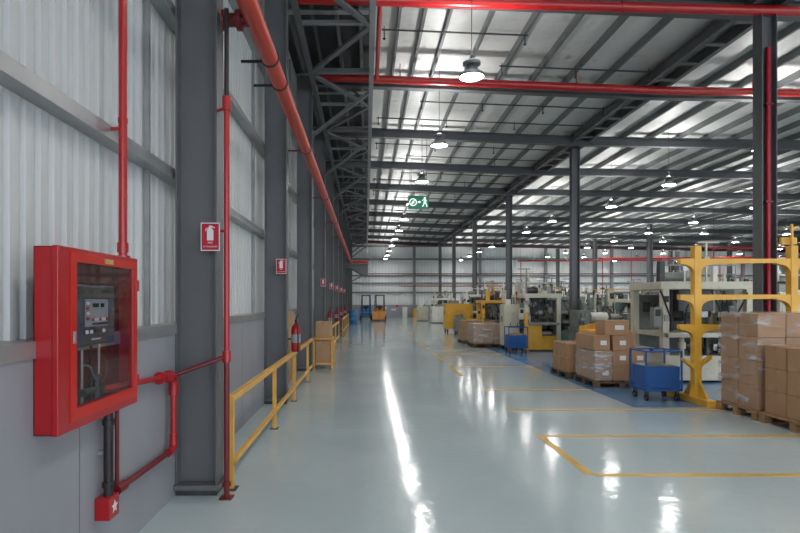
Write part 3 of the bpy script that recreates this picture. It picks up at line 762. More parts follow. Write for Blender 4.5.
def film(x0, y0, z0, x1, y1, z1, label, m, base, top=True, n=26, amp=.006):
    mb = MB()
    def sheet(o, u, v, nrm):
        vs = []; o = Vector(o); u = Vector(u); v = Vector(v); nrm = Vector(nrm)
        for i in range(n+1):
            for j in range(n+1):
                s, t = i/n, j/n
                edge = min(s, 1-s, t, 1-t)
                k = amp*(math.sin(17*s+9*t)+.6*math.sin(31*t-12*s)+.5*random.uniform(-1, 1))*min(1, edge*8)
                vs.append(o+u*s+v*t+nrm*(k+amp*.8))
        mb.add(vs, [(i*(n+1)+j, (i+1)*(n+1)+j, (i+1)*(n+1)+j+1, i*(n+1)+j+1) for i in range(n) for j in range(n)], True)
    dx, dy, dz = x1-x0, y1-y0, z1-z0
    sheet((x0, y0, z0), (0, dy, 0), (0, 0, dz), (-1, 0, 0)); sheet((x0, y0, z0), (dx, 0, 0), (0, 0, dz), (0, -1, 0))
    sheet((x1, y0, z0), (0, dy, 0), (0, 0, dz), (1, 0, 0)); sheet((x0, y1, z0), (dx, 0, 0), (0, 0, dz), (0, 1, 0))
    if top: sheet((x0, y0, z1), (dx, 0, 0), (0, dy, 0), (0, 0, 1))
    return solo('stretch_wrap', mb, m, label, 'plastic wrap', base)
film(5.187, 7.297, .16, 6.37, 8.095, 1.425, 'clear crumpled stretch film around the tall carton stack at right', 'wrap', (5.78, 7.7, .16))
film(4.155, 9.985, .15, 4.485, 10.90, .675, 'whitish stretch film around the lower cartons beside the blue cart', 'wrap2', (4.32, 10.4, .15), False, 18, .004)

# ------------------------------------------------------------------ blue carts
def build_cart():
    t = thing('trolley', '', 'trolley', (0,0,0), 'blue bin trolleys')
    w, d = .56, .50
    MB().box(0, 0, .16, w, d, .20, .004).obj('base_frame', 'blue', t)
    b = MB(); s = .008
    b.box(.02, .015, .20, w-.02, .015+s, .545).box(.02, d-.015-s, .20, w-.02, d-.015, .545).box(.02, .015, .20, .02+s, d-.015, .545).box(w-.02-s, .015, .20, w-.02, d-.015, .545)
    b.box(.02, .015, .20, w-.02, d-.015, .21)
    b.obj('bin', 'blue', t)
    for (x, y) in ((0, 0), (w, 0), (0, d), (w, d)):
        MB().box(x-.013, y-.013, .16, x+.013, y+.013, .80, .003).obj('post', 'blue', t)
    MB().box(-.013, -.013, .775, w+.013, .013, .80, .003).obj('push_rail', 'blue', t); MB().box(-.013, d-.013, .775, w+.013, d+.013, .80, .003).obj('push_rail', 'blue', t)
    MB().box(-.013, 0, .775, .013, d, .80, .003).obj('side_rail', 'blue', t); MB().box(w-.013, 0, .775, w+.013, d, .80, .003).obj('side_rail', 'blue', t)
    for (x, y) in ((.04, .06), (w-.04, .06), (.04, d-.06), (w-.04, d-.06)):
        c = MB().cyl((x-.016, y, .055), (x+.016, y, .055), .055, 20).obj('wheel', 'black', t)
        MB().cyl((x-.019, y, .055), (x+.019, y, .055), .028, 14).obj('wheel_hub', 'metal', c)
        MB().box(x-.024, y-.02, .05, x-.020, y+.02, .16).box(x+.020, y-.02, .05, x+.024, y+.02, .16).box(x-.024, y-.02, .145, x+.024, y+.02, .16).obj('fork', 'gunmetal', c)
    return t
c0 = build_cart(); c0.location = (4.41, 8.66, 0); c0['label'] = 'blue steel bin trolley on wheels beside the yellow rack'
copy_tree(c0, (4.26, 16.4, 0), 'far blue bin trolley in front of the cream and yellow press')
def load(cart, label, off):
    x, y, _ = cart
    carton(x+.09, y+.09, .215, .36, .30, .345+off, label, None, 'card2', 'y', None)
load((4.26, 16.4, 0), 'pale carton lying inside the far blue trolley', .03)
solo('packing_sheet', MB().prism([(4.45, .548), (4.93, .548), (4.90, .562), (4.70, .575), (4.50, .560)], 8.70, 9.13, 'y'), 'metal', 'grey folded packing sheet lying on top of the near blue trolley', 'packing', (4.69, 8.9, .548))

# ------------------------------------------------------------------ yellow cantilever rack
rk = thing('cantilever_rack', 'yellow steel cantilever rack with arms behind the wrapped cartons', 'rack', (5.16, 8.52, 0)); L = rk.location
RYK = 8.55
def arm(x, z, s, ln):
    # tapered arm with a curved gusset, reaching in s direction from a post centre
    th = .085
    pts = [(x, z), (x+s*ln, z), (x+s*ln, z-th*.75), (x+s*.26, z-th)]
    for k in range(6):
        a = k/5*PI/2; pts.append((x+s*(.26-.195*math.sin(a)), z-th-.11*(1-math.cos(a))))
    pts.append((x, z-th-.11))
    return MB().prism(pts, RYK-.05, RYK+.05, 'y')
posts = [5.13, 6.62]
for pi_, x in enumerate(posts):
    MB().box(x-.054, RYK-.06, .10, x+.054, RYK+.06, 2.44, .005).obj('upright', 'yellow', rk, L)
    MB().box(x-.07, RYK-.42, .0, x+.07, RYK+(.75 if pi_ == 0 else .35), .10, .005).obj('base_beam', 'yellow', rk, L)
    MB().prism([(RYK-.30, .10), (RYK-.06, .10), (RYK-.06, .42)], x-.012, x+.012, 'x').prism([(RYK+.32, .10), (RYK+.06, .10), (RYK+.06, .42)], x-.012, x+.012, 'x').prism([(x-.11, .10), (x+.11, .10), (x+.06, .30), (x-.06, .30)], RYK-.012, RYK+.012, 'y').obj('gusset', 'yellow', rk, L)
    for z in (2.24, 1.685, 1.22):
        arm(x, z, -1, .27).obj('arm', 'yellow', rk, L); arm(x, z, 1, 1.49-.27 if pi_ == 0 else .74).obj('arm', 'yellow', rk, L)
    MB().prism([(x-.21, .70), (x-.04, .60), (x-.04, .52), (x-.21, .66)], RYK-.04, RYK+.04, 'y').prism([(x+.23, .74), (x+.04, .62), (x+.04, .54), (x+.23, .69)], RYK-.04, RYK+.04, 'y').obj('lower_arm', 'yellow', rk, L)
MB().box(6.605, RYK-.015, 2.44, 6.635, RYK+.015, 2.78).bar((6.62, RYK, 2.70), (6.72, RYK, 2.74), .025).obj('mast', 'yellow', rk, L)
MB().box(6.5, RYK+.05, 2.47, 6.74, RYK+.10, 2.58).obj('mast_bracket', 'yellow', rk, L)

# ------------------------------------------------------------------ machines
def hoses(t, L, x0, x1, y, z0, z1, n, rnd):
    for i in range(n):
        a = rnd.uniform(x0, x1); b = a+rnd.uniform(-.3, .3); zm = rnd.uniform(z0, z1)
        MB().bend([(a, y, z0), (a, y-.06, zm), (b, y-.06, z1), (b, y, z1+.05)], rnd.uniform(.008, .018), .05, 8).obj('hose', 'black', t, L)
def clutter(t, L, x0, x1, y0, y1, z0, z1, n, rnd, mats):
    for i in range(n):
        k = rnd.random(); a = rnd.uniform(x0, x1-.08); b = rnd.uniform(y0, y1-.08); z = rnd.uniform(z0, z1-.1); m = rnd.choice(mats)
        if k < .45:
            MB().box(a, b, z, min(x1, a+rnd.uniform(.06, .24)), min(y1, b+rnd.uniform(.06, .25)), min(z1, z+rnd.uniform(.06, .26)), .006).obj('valve_block', m, t, L)
        elif k < .65:
            r = rnd.uniform(.02, .05); MB().cyl((a, b, z0), (a, b, z1), r, 12).cyl((a, b, z), (a, b, z+.12), r*1.6, 12).obj('guide_rod', m, t, L)
        elif k < .85:
            r = rnd.uniform(.03, .08); MB().cyl((a, b, z), (min(x1, a+rnd.uniform(.15, .4)), b, z), r, 14).obj('air_cylinder', m, t, L)
        else:
            r = rnd.uniform(.08, .14); MB().cyl((a, b, z), (a, b+.05, z), r, 18).cyl((a, b-.03, z), (a, b+.08, z), r*.3, 10).obj('pulley', m, t, L)
def press(x, y, w, d, h, body, base, label, seed, lx=None):
    """open-framed press: four posts, crown, ram, bed, tooling, motor, control box"""
    rnd = random.Random(seed)
    t = thing('press_machine', label, 'machine', (x+w/2, y+d/2, 0), 'factory machines'); L = t.location
    p = .13; zt = h*.84
    dm = ['gunmetal', 'gunmetal', 'greyg', 'metal', 'green', 'black', body]
    for a in (x, x+w-p):
        for b in (y, y+d-p):
            MB().box(a, b, 0, a+p, b+p, zt, .008).obj('post', body, t, L)
    MB().box(x+.02, y+p, .05, x+.05, y+d-p, h*.30).obj('side_panel', body, t, L)
    MB().box(x+w-.05, y+p, .05, x+w-.02, y+d-p, h*.62).obj('side_panel', body, t, L)
    for k in range(5):
        z = h*(.12+.15*k)+rnd.uniform(-.04, .04)
        MB().box(x+p*.2, y-.03, z, x+p*.8, y+.004, z+rnd.uniform(.06, .14)).obj('cover_plate', rnd.choice(['gunmetal', 'metal', 'black']), t, L)
        MB().box(x-.025, y+d*.2+.1*k, z, x+.004, y+d*.2+.1*k+.09, z+.09).obj('junction_box', rnd.choice(['gunmetal', 'greyg', 'black']), t, L) if z < h*.28 else None
    MB().box(x-.03, y+.02, zt, x+w+.03, y+d, zt+h*.07, .01).obj('crown', body, t, L)
    MB().box(x+p, y+.04, .04, x+w-p, y+d*.5, h*.24, .008).obj('base', base, t, L)
    if base == 'yellow':
        MB().box(x+.06, y-.05, .04, x+w*.45, y-.02, h*.42, .006).obj('guard_panel', 'yellow', t, L)
        MB().box(x-.03, y-.06, 0, x+.07, y+.0, h*.60, .006).obj('guard_post', 'yellow', t, L)
    MB().box(x+p*.5, y-.08, h*.41, x+w-p*.5, y+d*.9, h*.45, .006).obj('bed', 'metal' if rnd.random() < .4 else body, t, L)
    MB().box(x+w*.30, y+d*.3, h*.64, x+w*.70, y+d*.75, zt, .01).obj('ram', rnd.choice(['gunmetal', 'greyg']), t, L)
    MB().box(x+w*.36, y+d*.3, h*.58, x+w*.64, y+d*.7, h*.64, .01).obj('upper_die', 'metal', t, L)
    clutter(t, L, x+p, x+w-p, y+.02, y+d*.9, h*.45, h*.82, 15, rnd, dm)
    clutter(t, L, x+p, x+w-p, y-.02, y+d*.5, h*.24, h*.41, 6, rnd, dm)
    MB().box(x+p, y+d-.03, h*.24, x+w-p, y+d-.01, h*rnd.uniform(.6, .8)).obj('rear_panel', 'greyg', t, L)
    zc = zt+h*.07
    MB().cyl((x+w*.2, y+d*.5, zc+.11), (x+w*.5, y+d*.5, zc+.11), .10, 18).box(x+w*.22, y+d*.4, zc, x+w*.48, y+d*.6, zc+.03).obj('motor', rnd.choice(['greyg', 'gunmetal', body]), t, L)
    MB().tube([(x+w*.05, y+d*.3, zc), (x+w*.05, y+d*.3, zc+.34), (x+w*.95, y+d*.3, zc+.34), (x+w*.95, y+d*.3, zc)], .016, 8).obj('pipe_frame', rnd.choice(['metal', body, 'yellow']), t, L)
    for k in range(6):
        a = x+w*(.02+.165*k)+rnd.uniform(-.05, .05); b = y+d*rnd.uniform(.1, .8); hh = rnd.uniform(.1, .42); ww = rnd.uniform(.05, .18)
        MB().box(a, b, zc, a+ww, b+ww, zc+hh, .006).obj('top_unit', rnd.choice([body, body, 'white', 'greyg', 'gunmetal']), t, L)
    for k in range(3):
        a = x+w*rnd.uniform(.03, .97); b = y+d*rnd.uniform(.05, .9); hh = rnd.uniform(.35, .85)
        mm = MB().box(a-.016, b-.016, zc, a+.016, b+.016, zc+hh)
        mm.box(a-rnd.uniform(.05, .3), b-.012, zc+hh-.03, a+rnd.uniform(.05, .3), b+.012, zc+hh).box(a-.05, b-.04, zc+hh*.5, a+.05, b+.03, zc+hh*.5+.10)
        mm.obj('mast', rnd.choice([body, 'metal', 'greyg', 'gunmetal']), t, L)
    lx_ = x-.20
    MB().box(lx_, y-.05, h*.50, lx_+.16, y+.10, h*.68, .008).bar((lx_+.15, y+.05, h*.61), (x+.02, y+.06, h*.61), .04).obj('control_box', rnd.choice([body, 'greyg']), t, L)
    MB().box(lx_+.03, y-.056, h*.60, lx_+.13, y-.045, h*.66).obj('control_screen', 'lcddk', t, L)
    w0 = x+w+.005
    MB().cyl((w0, y+.12, h*.45), (w0+.03, y+.12, h*.45), .16, 22).cyl((w0-.01, y+.12, h*.45), (w0+.06, y+.12, h*.45), .04, 12).obj('hand_wheel', 'gunmetal', t, L)
    MB().cyl((x+w*.9, y+d*.7, zc), (x+w*.9, y+d*.7, zc+.3), .015, 8).cyl((x+w*.9, y+d*.7, zc+.3), (x+w*.9, y+d*.7, zc+.37), .028, 10).obj('signal_lamp', 'yellow', t, L)
    hoses(t, L, x+p, x+w-p, y+.05, h*.46, h*.80, 6, rnd)
    return t
def winder(x, y, w, d, h, body, label, seed):
    """low bench machine with rollers"""
    rnd = random.Random(seed)
    t = thing('winding_machine', label, 'machine', (x+w/2, y+d/2, 0), 'factory machines'); L = t.location
    MB().box(x, y, 0, x+w*.3, y+d, h*.45, .01).box(x+w*.7, y, 0, x+w, y+d, h*.45, .01).obj('pedestal', body, t, L)
    MB().box(x-.02, y-.02, h*.45, x+w+.02, y+d+.02, h*.52, .008).obj('bed', 'metal', t, L)
    MB().box(x, y+d*.1, h*.52, x+w*.2, y+d*.9, h*.86, .012).obj('headstock', body, t, L)
    MB().box(x+w*.86, y+d*.2, h*.52, x+w, y+d*.8, h*.80, .012).obj('tailstock', body, t, L)
    MB().cyl((x+w*.2, y+d*.45, h*.72), (x+w*.86, y+d*.45, h*.72), .03, 12).obj('shaft', 'metal', t, L)
    MB().cyl((x+w*.27, y+d*.45, h*.72), (x+w*.56, y+d*.45, h*.72), .15, 22).obj('roll', 'white', t, L)
    MB().cyl((x+w*.62, y+d*.45, h*.72), (x+w*.78, y+d*.45, h*.72), .11, 20).obj('roll', 'greyg', t, L)
    MB().box(x+w*.3, y+d*.15, h*.1, x+w*.7, y+d*.18, h*.42).obj('guard_panel', 'gunmetal', t, L)
    for k in range(3):
        a = x+w*(.25+.22*k)
        MB().box(a, y+d*.7, h*.52, a+.05, y+d*.75, h*(.9+.12*rnd.random())).obj('upright', rnd.choice([body, 'metal']), t, L)
    MB().bar((x+w*.2, y+d*.72, h*.93), (x+w*.85, y+d*.72, h*.93), .05).obj('top_beam', body, t, L)
    MB().cyl((x+w*.1, y+d*.5, h*.86), (x+w*.1, y+d*.5, h*1.02), .05, 14).obj('motor', 'gunmetal', t, L)
    hoses(t, L, x+w*.3, x+w*.8, y+d*.6, h*.55, h*.9, 3, rnd)
    clutter(t, L, x+w*.1, x+w*.95, y+d*.5, y+d*.95, h*.52, h*1.18, 16, rnd, ['gunmetal', 'greyg', 'metal', 'green', 'cream', 'cream'])
    clutter(t, L, x-.01, x+w*.2, y-.06, y+.1, h*.1, h*.8, 6, rnd, ['gunmetal', 'metal', 'cream', 'greyg'])
    clutter(t, L, x+w*.3, x+w*.7, y+d*.2, y+d*.9, h*.08, h*.43, 4, rnd, ['gunmetal', 'greyg', 'metal', 'green'])
    return t
def enclosure(x, y, w, d, h, body, label, seed, legs=True):
    rnd = random.Random(seed)
    t = thing('machine_enclosure', label, 'machine', (x+w/2, y+d/2, 0), 'factory machines'); L = t.location
    z0 = .14 if legs else .06
    MB().box(x, y, z0, x+w, y+d, h, .015).obj('housing', body, t, L)
    n = 2 if w < 1.0 else 3
    for k in range(n):
        a = x+.04+(w-.04)*k/n; b = a+(w-.04)/n-.03
        dd = MB().box(a, y-.014, z0+.10, b, y+.002, h-.10, .004).obj('door_panel', body, t, L)
        MB().box(b-.05, y-.028, (h+z0)/2-.07, b-.03, y-.013, (h+z0)/2+.07).obj('handle', 'gunmetal', dd, L)
    v = MB()
    for k in range(5): v.box(x-.008, y+d*.25, h*.62+.035*k, x+.002, y+d*.75, h*.62+.035*k+.018)
    v.obj('vent', 'gunmetal', t, L)
    if legs:
        for (a, b) in ((x+.05, y+.05), (x+w-.12, y+.05), (x+.05, y+d-.12), (x+w-.12, y+d-.12)):
            MB().box(a, b, 0, a+.07, b+.07, z0).obj('foot', 'gunmetal', t, L)
    else: MB().box(x+.03, y+.03, 0, x+w-.03, y+d-.03, z0).obj('plinth', 'gunmetal', t, L)
    MB().box(x+w*.15, y+d*.2, h, x+w*.5, y+d*.7, h+.16, .01).obj('top_unit', rnd.choice(['greyg', body, 'white']), t, L)
    MB().cyl((x+w*.7, y+d*.5, h), (x+w*.7, y+d*.5, h+.22), .05, 12).obj('exhaust_stub', 'metal', t, L)
    MB().cyl((x+w*.9, y+d*.3, h), (x+w*.9, y+d*.3, h+.3), .012, 8).cyl((x+w*.9, y+d*.3, h+.3), (x+w*.9, y+d*.3, h+.4), .028, 10).obj('signal_lamp', rnd.choice(['yellow', 'red', 'green']), t, L)
    return t
press(5.72, 10.6, 1.75, 1.3, 2.15, 'cream', 'cream', 'tall cream press behind the blue trolley and yellow rack', 1)
enclosure(7.75, 10.3, .9, 1.0, 1.75, 'cream', 'cream machine cabinet behind the tall wrapped cartons', 2)
press(8.9, 12.0, 1.5, 1.2, 2.0, 'white', 'cream', 'white press beyond the hall column behind the yellow rack', 3)
press(4.98, 17.2, 1.12, 1.2, 1.98, 'cream', 'yellow', 'cream press with yellow base beside the far blue trolley', 4)
enclosure(4.40, 17.55, .5, .55, 1.46, 'cream', 'flat cream cabinet behind the far blue trolley', 5)
winder(6.3, 16.2, 1.7, .9, 1.5, 'greyg', 'grey bench machine with rollers behind the stepped cartons', 6)
winder(6.9, 13.6, 1.7, .9, 1.45, 'green', 'green winding machine with white roll right of stepped cartons', 7)
winder(8.6, 15.6, 1.8, .9, 1.6, 'green', 'green winding machine behind the yellow tray table', 8)
press(6.5, 19.6, 1.3, 1.1, 1.9, 'greyg', 'green', 'grey-green press at the second hall column', 9)
press(8.4, 19.0, 1.4, 1.1, 1.8, 'cream', 'green', 'cream press beyond the green winding machine', 10)
press(4.7, 22.3, 1.2, 1.1, 1.75, 'yellow', 'yellow', 'yellow press between two hall columns along the aisle', 11)
press(6.4, 23.0, 1.4, 1.1, 2.0, 'cream', 'cream', 'cream press behind the yellow aisle press', 12)
enclosure(5.2, 24.6, .9, .9, 1.5, 'darkblue', 'dark blue machine cabinet among the yellow presses', 13)
enclosure(4.02, 27.6, 1.35, 1.0, 1.42, 'yellow', 'yellow enclosed machine on feet beside the aisle', 14)
enclosure(4.15, 25.5, .5, .7, .75, 'greyg', 'small grey bin cabinet in front of the yellow enclosed machine', 15)
press(6.0, 27.2, 1.5, 1.2, 2.05, 'white', 'cream', 'white press right of the yellow enclosed machine', 16)
press(5.6, 31.5, 1.5, 1.2, 2.1, 'white', 'cream', 'white press farther back behind the yellow enclosed machine', 17)
enclosure(4.55, 37.8, 1.5, 1.2, 1.15, 'white', 'low white machine at the far end beside the aisle', 18, False)
press(5.0, 40.5, 1.5, 1.2, 1.9, 'white', 'cream', 'white press at the far end of the aisle row', 19)
enclosure(3.9, 41.5, .8, .8, 1.1, 'cream', 'cream cabinet at the far end nearest the aisle', 20, False)
press(8.6, 25.5, 1.6, 1.2, 2.0, 'white', 'greyg', 'white press in the second machine row near the inner hall', 21)
press(9.6, 30.5, 1.6, 1.2, 2.0, 'cream', 'cream', 'cream press in the second machine row, far back', 22)
press(8.4, 35.5, 1.8, 1.2, 2.1, 'white', 'cream', 'white press in the second machine row, farthest back', 23)
winder(11.2, 18.6, 2.0, 1.0, 1.7, 'green', 'green winding machine left of the tall cream press, deeper in the hall', 24)
press(11.6, 22.5, 1.6, 1.2, 2.0, 'greyg', 'green', 'grey-green press in the third machine row', 25)
press(13.4, 26.5, 1.8, 1.2, 2.1, 'cream', 'cream', 'cream press in the third machine row, farther back', 26)
winder(14.5, 22.0, 2.2, 1.0, 1.8, 'green', 'large green winding machine seen above the yellow tray table', 27)
press(15.2, 19.0, 1.5, 1.2, 2.1, 'white', 'cream', 'white press seen between the rack arms', 28)
press(12.4, 15.2, 1.5, 1.1, 2.0, 'cream', 'cream', 'cream press seen right of the tall cream press', 29)
press(13.8, 34.6, 2.0, 1.2, 2.1, 'white', 'cream', 'white press far back under the red drop pipes', 30)
press(18.5, 29.0, 2.0, 1.2, 2.2, 'white', 'cream', 'white press at the far right of the hall', 31)
winder(18.0, 31.5, 2.4, 1.0, 1.9, 'green', 'green machine far right under the red drop pipes', 32)

press(10.75, 16.0, 1.3, 1.1, 2.1, 'greyg', 'greyg', 'grey-green press behind the stepped cartons, second machine row', 41)
winder(5.9, 20.9, 1.6, .9, 1.75, 'greyg', 'grey winding machine beyond the second hall column', 42)
press(7.3, 29.5, 1.4, 1.1, 2.2, 'cream', 'cream', 'cream press between aisle presses and second machine row', 43)
winder(9.9, 13.6, 1.5, .8, 1.8, 'cream', 'cream winding machine right of the tall cream press', 44)
press(16.6, 24.5, 1.6, 1.2, 2.3, 'cream', 'greyg', 'cream press in the fourth machine row', 45)
winder(12.2, 29.5, 2.2, 1.0, 2.0, 'greyg', 'grey winding machine far back in the third machine row', 46)
press(10.9, 40.0, 1.8, 1.2, 2.2, 'white', 'white', 'white press at the far end of the second machine row', 47)
# cross-member stand between presses: yellow tray table
tb = thing('tray_table', 'yellow tray table behind the blue trolley beside the stepped cartons', 'table', (5.4, 11.9, 0)); L = tb.location
MB().box(4.98, 12.2, .82, 6.0, 12.9, .92, .01).prism([(5.0, .92), (6.0, .92), (6.0, 1.0), (5.35, 1.06), (5.0, .98)], 12.85, 12.9, 'y').obj('tray', 'yellow', tb, L)
for (a, b) in ((5.02, 12.24), (5.92, 12.24), (5.02, 12.82), (5.92, 12.82)):
    MB().box(a, b, 0, a+.05, b+.05, .82).obj('leg', 'gunmetal', tb, L)
MB().box(4.99, 12.25, .35, 5.98, 12.88, .38).obj('shelf', 'gunmetal', tb, L)

# far pallets of cartons on the aisle edge
g5 = 'cartons on the far aisle pallets'
pz = pallet(3.58, 18.4, 1.05, 1.1, 'wooden pallet under pale wrapped cartons left of the far blue trolley', 'wooddk')
stack(3.61, 18.45, pz, 3, 2, 2, .335, .5, .33, 'left of far trolley', g5, None, 'card2', 'y')
pz = pallet(3.50, 20.0, .8, 1.0, 'wooden pallet under the farthest low cartons on the aisle edge', 'wooddk')
stack(3.53, 20.05, pz, 2, 2, 2, .36, .45, .36, 'on the farthest aisle pallet', g5, None, 'card2', 'y')
film(3.59, 18.43, .16, 4.63, 19.47, .80, 'whitish stretch film around the pale cartons left of the far trolley', 'wrap2', (4.1, 18.9, .16), True, 18, .004)

# ------------------------------------------------------------------ caged boxes on the left wall
cg = thing('box_cage', 'yellow tubular cage holding cartons against the third wall column', 'cage', (-1.0, 12.95, 0)); L = cg.location
x0, x1, y0, y1 = -1.20, -.785, 12.72, 13.36
for (a, b) in ((x0, y0), (x1, y0), (x0, y1), (x1, y1)): MB().box(a-.018, b-.018, 0, a+.018, b+.018, .73, .003).obj('post', 'railyel', cg, L)
for z in (.13, .70):
    for b in (y0, y1): MB().box(x0, b-.018, z-.016, x1, b+.018, z+.016).obj('end_rail', 'railyel', cg, L)
    for a in (x0, x1): MB().box(a-.018, y0, z-.016, a+.018, y1, z+.016).obj('side_rail', 'railyel', cg, L)
MB().box(x0+.018, y0+.018, .12, x1-.018, y1-.018, .14).obj('shelf', 'wooddk', cg, L)
carton(-1.178, 12.745, .142, .37, .58, .51, 'large carton inside the yellow cage, lower of two', 'caged cartons', 'card2', 'y')
carton(-1.178, 12.745, .655, .37, .58, .44, 'large carton on top in the yellow cage, upper of two', 'caged cartons', 'card2', 'y')
solo('cardboard_sheet', MB().prism([(-1.50, 0), (-1.47, 0), (-1.535, 1.36), (-1.565, 1.36)], 10.6, 11.7, 'y'), 'card2', 'tan cardboard sheet leaning on the wall behind the yellow rail', 'cardboard', (-1.5, 11.1, 0))

# ------------------------------------------------------------------ far end: drums, forklifts, bollard
def build_drum():
    t = thing('drum', '', 'drum', (0,0,0), 'blue drums at the far left wall'); r = .29
    MB().lathe([(0, .0), (r, .0), (r, .28), (r+.015, .29), (r, .30), (r, .57), (r+.015, .58), (r, .59), (r, .86), (r+.01, .88), (r-.02, .88), (r-.03, .865), (0, .865)], 0, 0, 24).obj('barrel', 'barrel', t)
    MB().cyl((.14, 0, .865), (.14, 0, .885), .04, 12).obj('bung', 'white', t)
    return t
d0 = build_drum(); d0.location = (-.85, 36.5, 0); d0['label'] = 'blue steel drum at the left wall, nearest of two'
copy_tree(d0, (-.85, 39.2, 0), 'blue steel drum at the left wall, farther of two')

def forklift(x, y, body, mast, label, load):
    t = thing('forklift', label, 'forklift', (x, y, 0), 'forklifts at the far end'); L = t.location
    MB().prism([(y, .18), (y+1.5, .18), (y+1.5, .95), (y+.95, 1.05), (y+.55, .62), (y, .58)], x-.45, x+.45, 'x').obj('chassis', body, t, L)
    MB().box(x-.42, y+1.3, .3, x+.42, y+1.75, 1.0, .05).obj('counterweight', 'gunmetal', t, L)
    for s in (-1, 1):
        MB().box(x+s*.30-.04, y-.12, .08, x+s*.30+.04, y-.02, 2.0).obj('mast_rail', mast, t, L)
        MB().box(x+s*.22-.05, y-.95, .07, x+s*.22+.05, y-.12, .11).obj('fork', 'metal', t, L)
        MB().bar((x+s*.40, y+.45, .6), (x+s*.36, y+.65, 1.95), .06).obj('guard_post', mast, t, L)
        MB().bar((x+s*.40, y+1.4, .95), (x+s*.36, y+1.3, 1.95), .06).obj('guard_post', mast, t, L)
        for yy, r in ((y+.25, .26), (y+1.35, .22)):
            MB().cyl((x+s*.36, yy, r), (x+s*.50, yy, r), r, 20).obj('wheel', 'black', t, L)
    MB().box(x-.34, y-.12, 1.92, x+.34, y-.02, 2.0).box(x-.34, y-.12, 1.0, x+.34, y-.02, 1.08).obj('mast_crossbar', mast, t, L)
    MB().box(x-.40, y+.6, 1.93, x+.40, y+1.36, 1.99).obj('roof_guard', mast, t, L)
    MB().box(x-.25, y+.75, .62, x+.25, y+1.2, .72, .03).box(x-.25, y+1.12, .72, x+.25, y+1.24, 1.15, .03).obj('seat', 'black', t, L)
    MB().cyl((x, y+.52, .6), (x, y+.62, .98), .02, 8).cyl((x, y+.60, .98), (x, y+.63, 1.0), .15, 16).obj('steering_wheel', 'black', t, L)
    return t
forklift(.0, 44.6, 'barrel', 'darkblue', 'dark blue forklift at the far end, left of two', None)
forklift(1.10, 43.4, 'orange', 'gunmetal', 'orange forklift at the far end, right of two', None)
pz = pallet(.45, 41.0, 1.0, 1.0, 'pallet with orange crates in front of the orange forklift', 'wooddk')
for k in range(2):
    carton(.48+.47*k, 41.1, pz, .46, .8, .62, 'orange crate in front of the far forklift, %s of two' % ['left', 'right'][k], 'orange crates at the far end', 'orange', 'y')
solo('bollard', MB().cyl((4.4, 49.6, 0), (4.4, 49.6, .78), .16, 16).cyl((4.4, 49.6, .78), (4.4, 49.6, .86), .16, 16, .06), 'yellow', 'yellow bollard guarding the far wall post', 'bollard', (4.4, 49.6, 0))
solo('cabinet', MB().box(3.3, 49.9, 0, 3.75, 50.33, .95, .02).box(3.34, 49.885, .1, 3.71, 49.9, .85), 'white', 'small white cabinet against the far wall', 'cabinet', (3.5, 50.1, 0))
for k, (x, z, m) in enumerate(((1.45, .78, 'paper'), (2.3, .62, 'paper'), (2.75, .95, 'signred'))):
    solo('notice_plate', MB().box(x, YF-.075, z, x+(.45 if k < 2 else .22), YF-.06, z+.2, .002), m, ['white notice plate on the far wall, left one', 'white notice plate on the far wall, right one', 'red notice plate on the far grey wall band'][k], 'sign', (x, YF-.06, z))

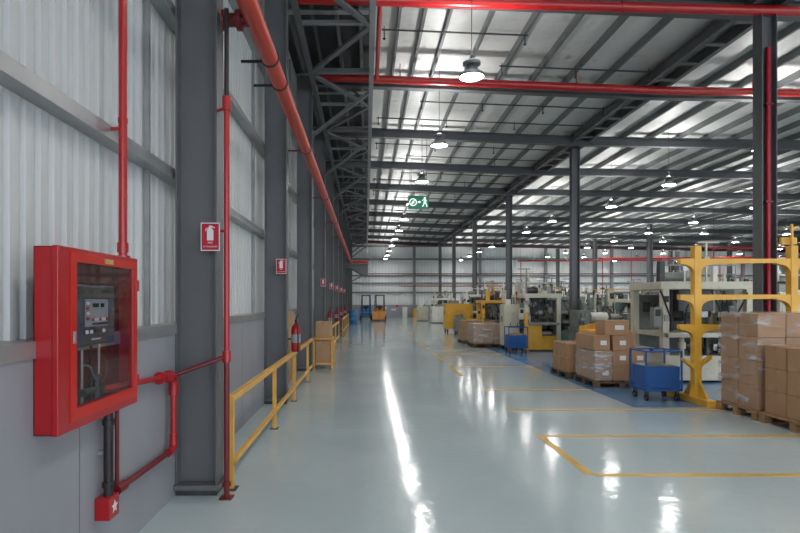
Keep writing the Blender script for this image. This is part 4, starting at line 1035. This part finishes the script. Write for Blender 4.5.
# ------------------------------------------------------------------ hanging exit sign (face looks toward -Y)
ex = thing('exit_sign', 'green hanging emergency exit sign above the aisle', 'sign', (1.57, 16.5, 4.33)); L = (0, 0, 0)
MB().box(-.31, -.02, 0, .31, .02, .40, .006).obj('panel', 'signgrn', ex)
ic = MB()
def ring(cx, cz, r0, r1, n=22):
    vs = []
    for k in range(n):
        a = 2*PI*k/n; vs += [(cx+r0*math.cos(a), -.024, cz+r0*math.sin(a)), (cx+r1*math.cos(a), -.024, cz+r1*math.sin(a))]
    ic.add(vs, [(2*k, 2*((k+1)%n), 2*((k+1)%n)+1, 2*k+1) for k in range(n)])
ring(-.16, .20, .085, .115); ring(-.16, .20, 0.0, .04)
ic.prism([(-.24, .115), (-.215, .095), (-.08, .285), (-.105, .305)], -.025, -.021, 'y')
ic.prism([(-.02, .185), (.035, .185), (.035, .155), (.075, .205), (.035, .255), (.035, .225), (-.02, .225)], -.025, -.021, 'y')
ic.obj('arrow_pictogram', 'exitglow', ex)
mn = MB()
mn.cyl((.19, -.025, .325), (.19, -.021, .325), .032, 14)
mn.prism([(.16, .285), (.215, .29), (.225, .19), (.19, .17), (.165, .19)], -.025, -.021, 'y')
mn.prism([(.16, .285), (.12, .235), (.105, .245), (.15, .30)], -.025, -.021, 'y').prism([(.215, .285), (.26, .24), (.248, .228), (.21, .262)], -.025, -.021, 'y')
mn.prism([(.165, .20), (.14, .12), (.105, .07), (.13, .06), (.165, .11), (.19, .18)], -.025, -.021, 'y').prism([(.19, .185), (.235, .12), (.235, .06), (.262, .06), (.262, .125), (.222, .195)], -.025, -.021, 'y')
mn.obj('running_figure', 'exitglow', ex)
for x in (-.25, .25): MB().cyl((x, 0, .40), (x, 0, 2.18), .006, 6).obj('suspension_rod', 'gunmetal', ex)

# ------------------------------------------------------------------ camera, world, view
cam = bpy.data.cameras.new('camera'); co = bpy.data.objects.new('camera', cam); COL.objects.link(co)
cam.sensor_width = 36.0; cam.sensor_fit = 'HORIZONTAL'
cam.lens = F/800*36.0
cam.shift_x = (400-VX)/800; cam.shift_y = (VY-266.5)/800
cam.clip_start = .05; cam.clip_end = 300
co.location = (0, 0, H); co.rotation_euler = (PI/2, 0, 0)
sc.camera = co
w = bpy.data.worlds.new('daylight'); sc.world = w; w.use_nodes = True
w.node_tree.nodes['Background'].inputs[0].default_value = (0.80, 0.88, 1.0, 1); w.node_tree.nodes['Background'].inputs[1].default_value = 1.2
vs = sc.view_settings
vs.view_transform = 'Standard'; vs.look = 'None'; vs.gamma = 1.0; vs.use_curve_mapping = False
vs.exposure = 1.52
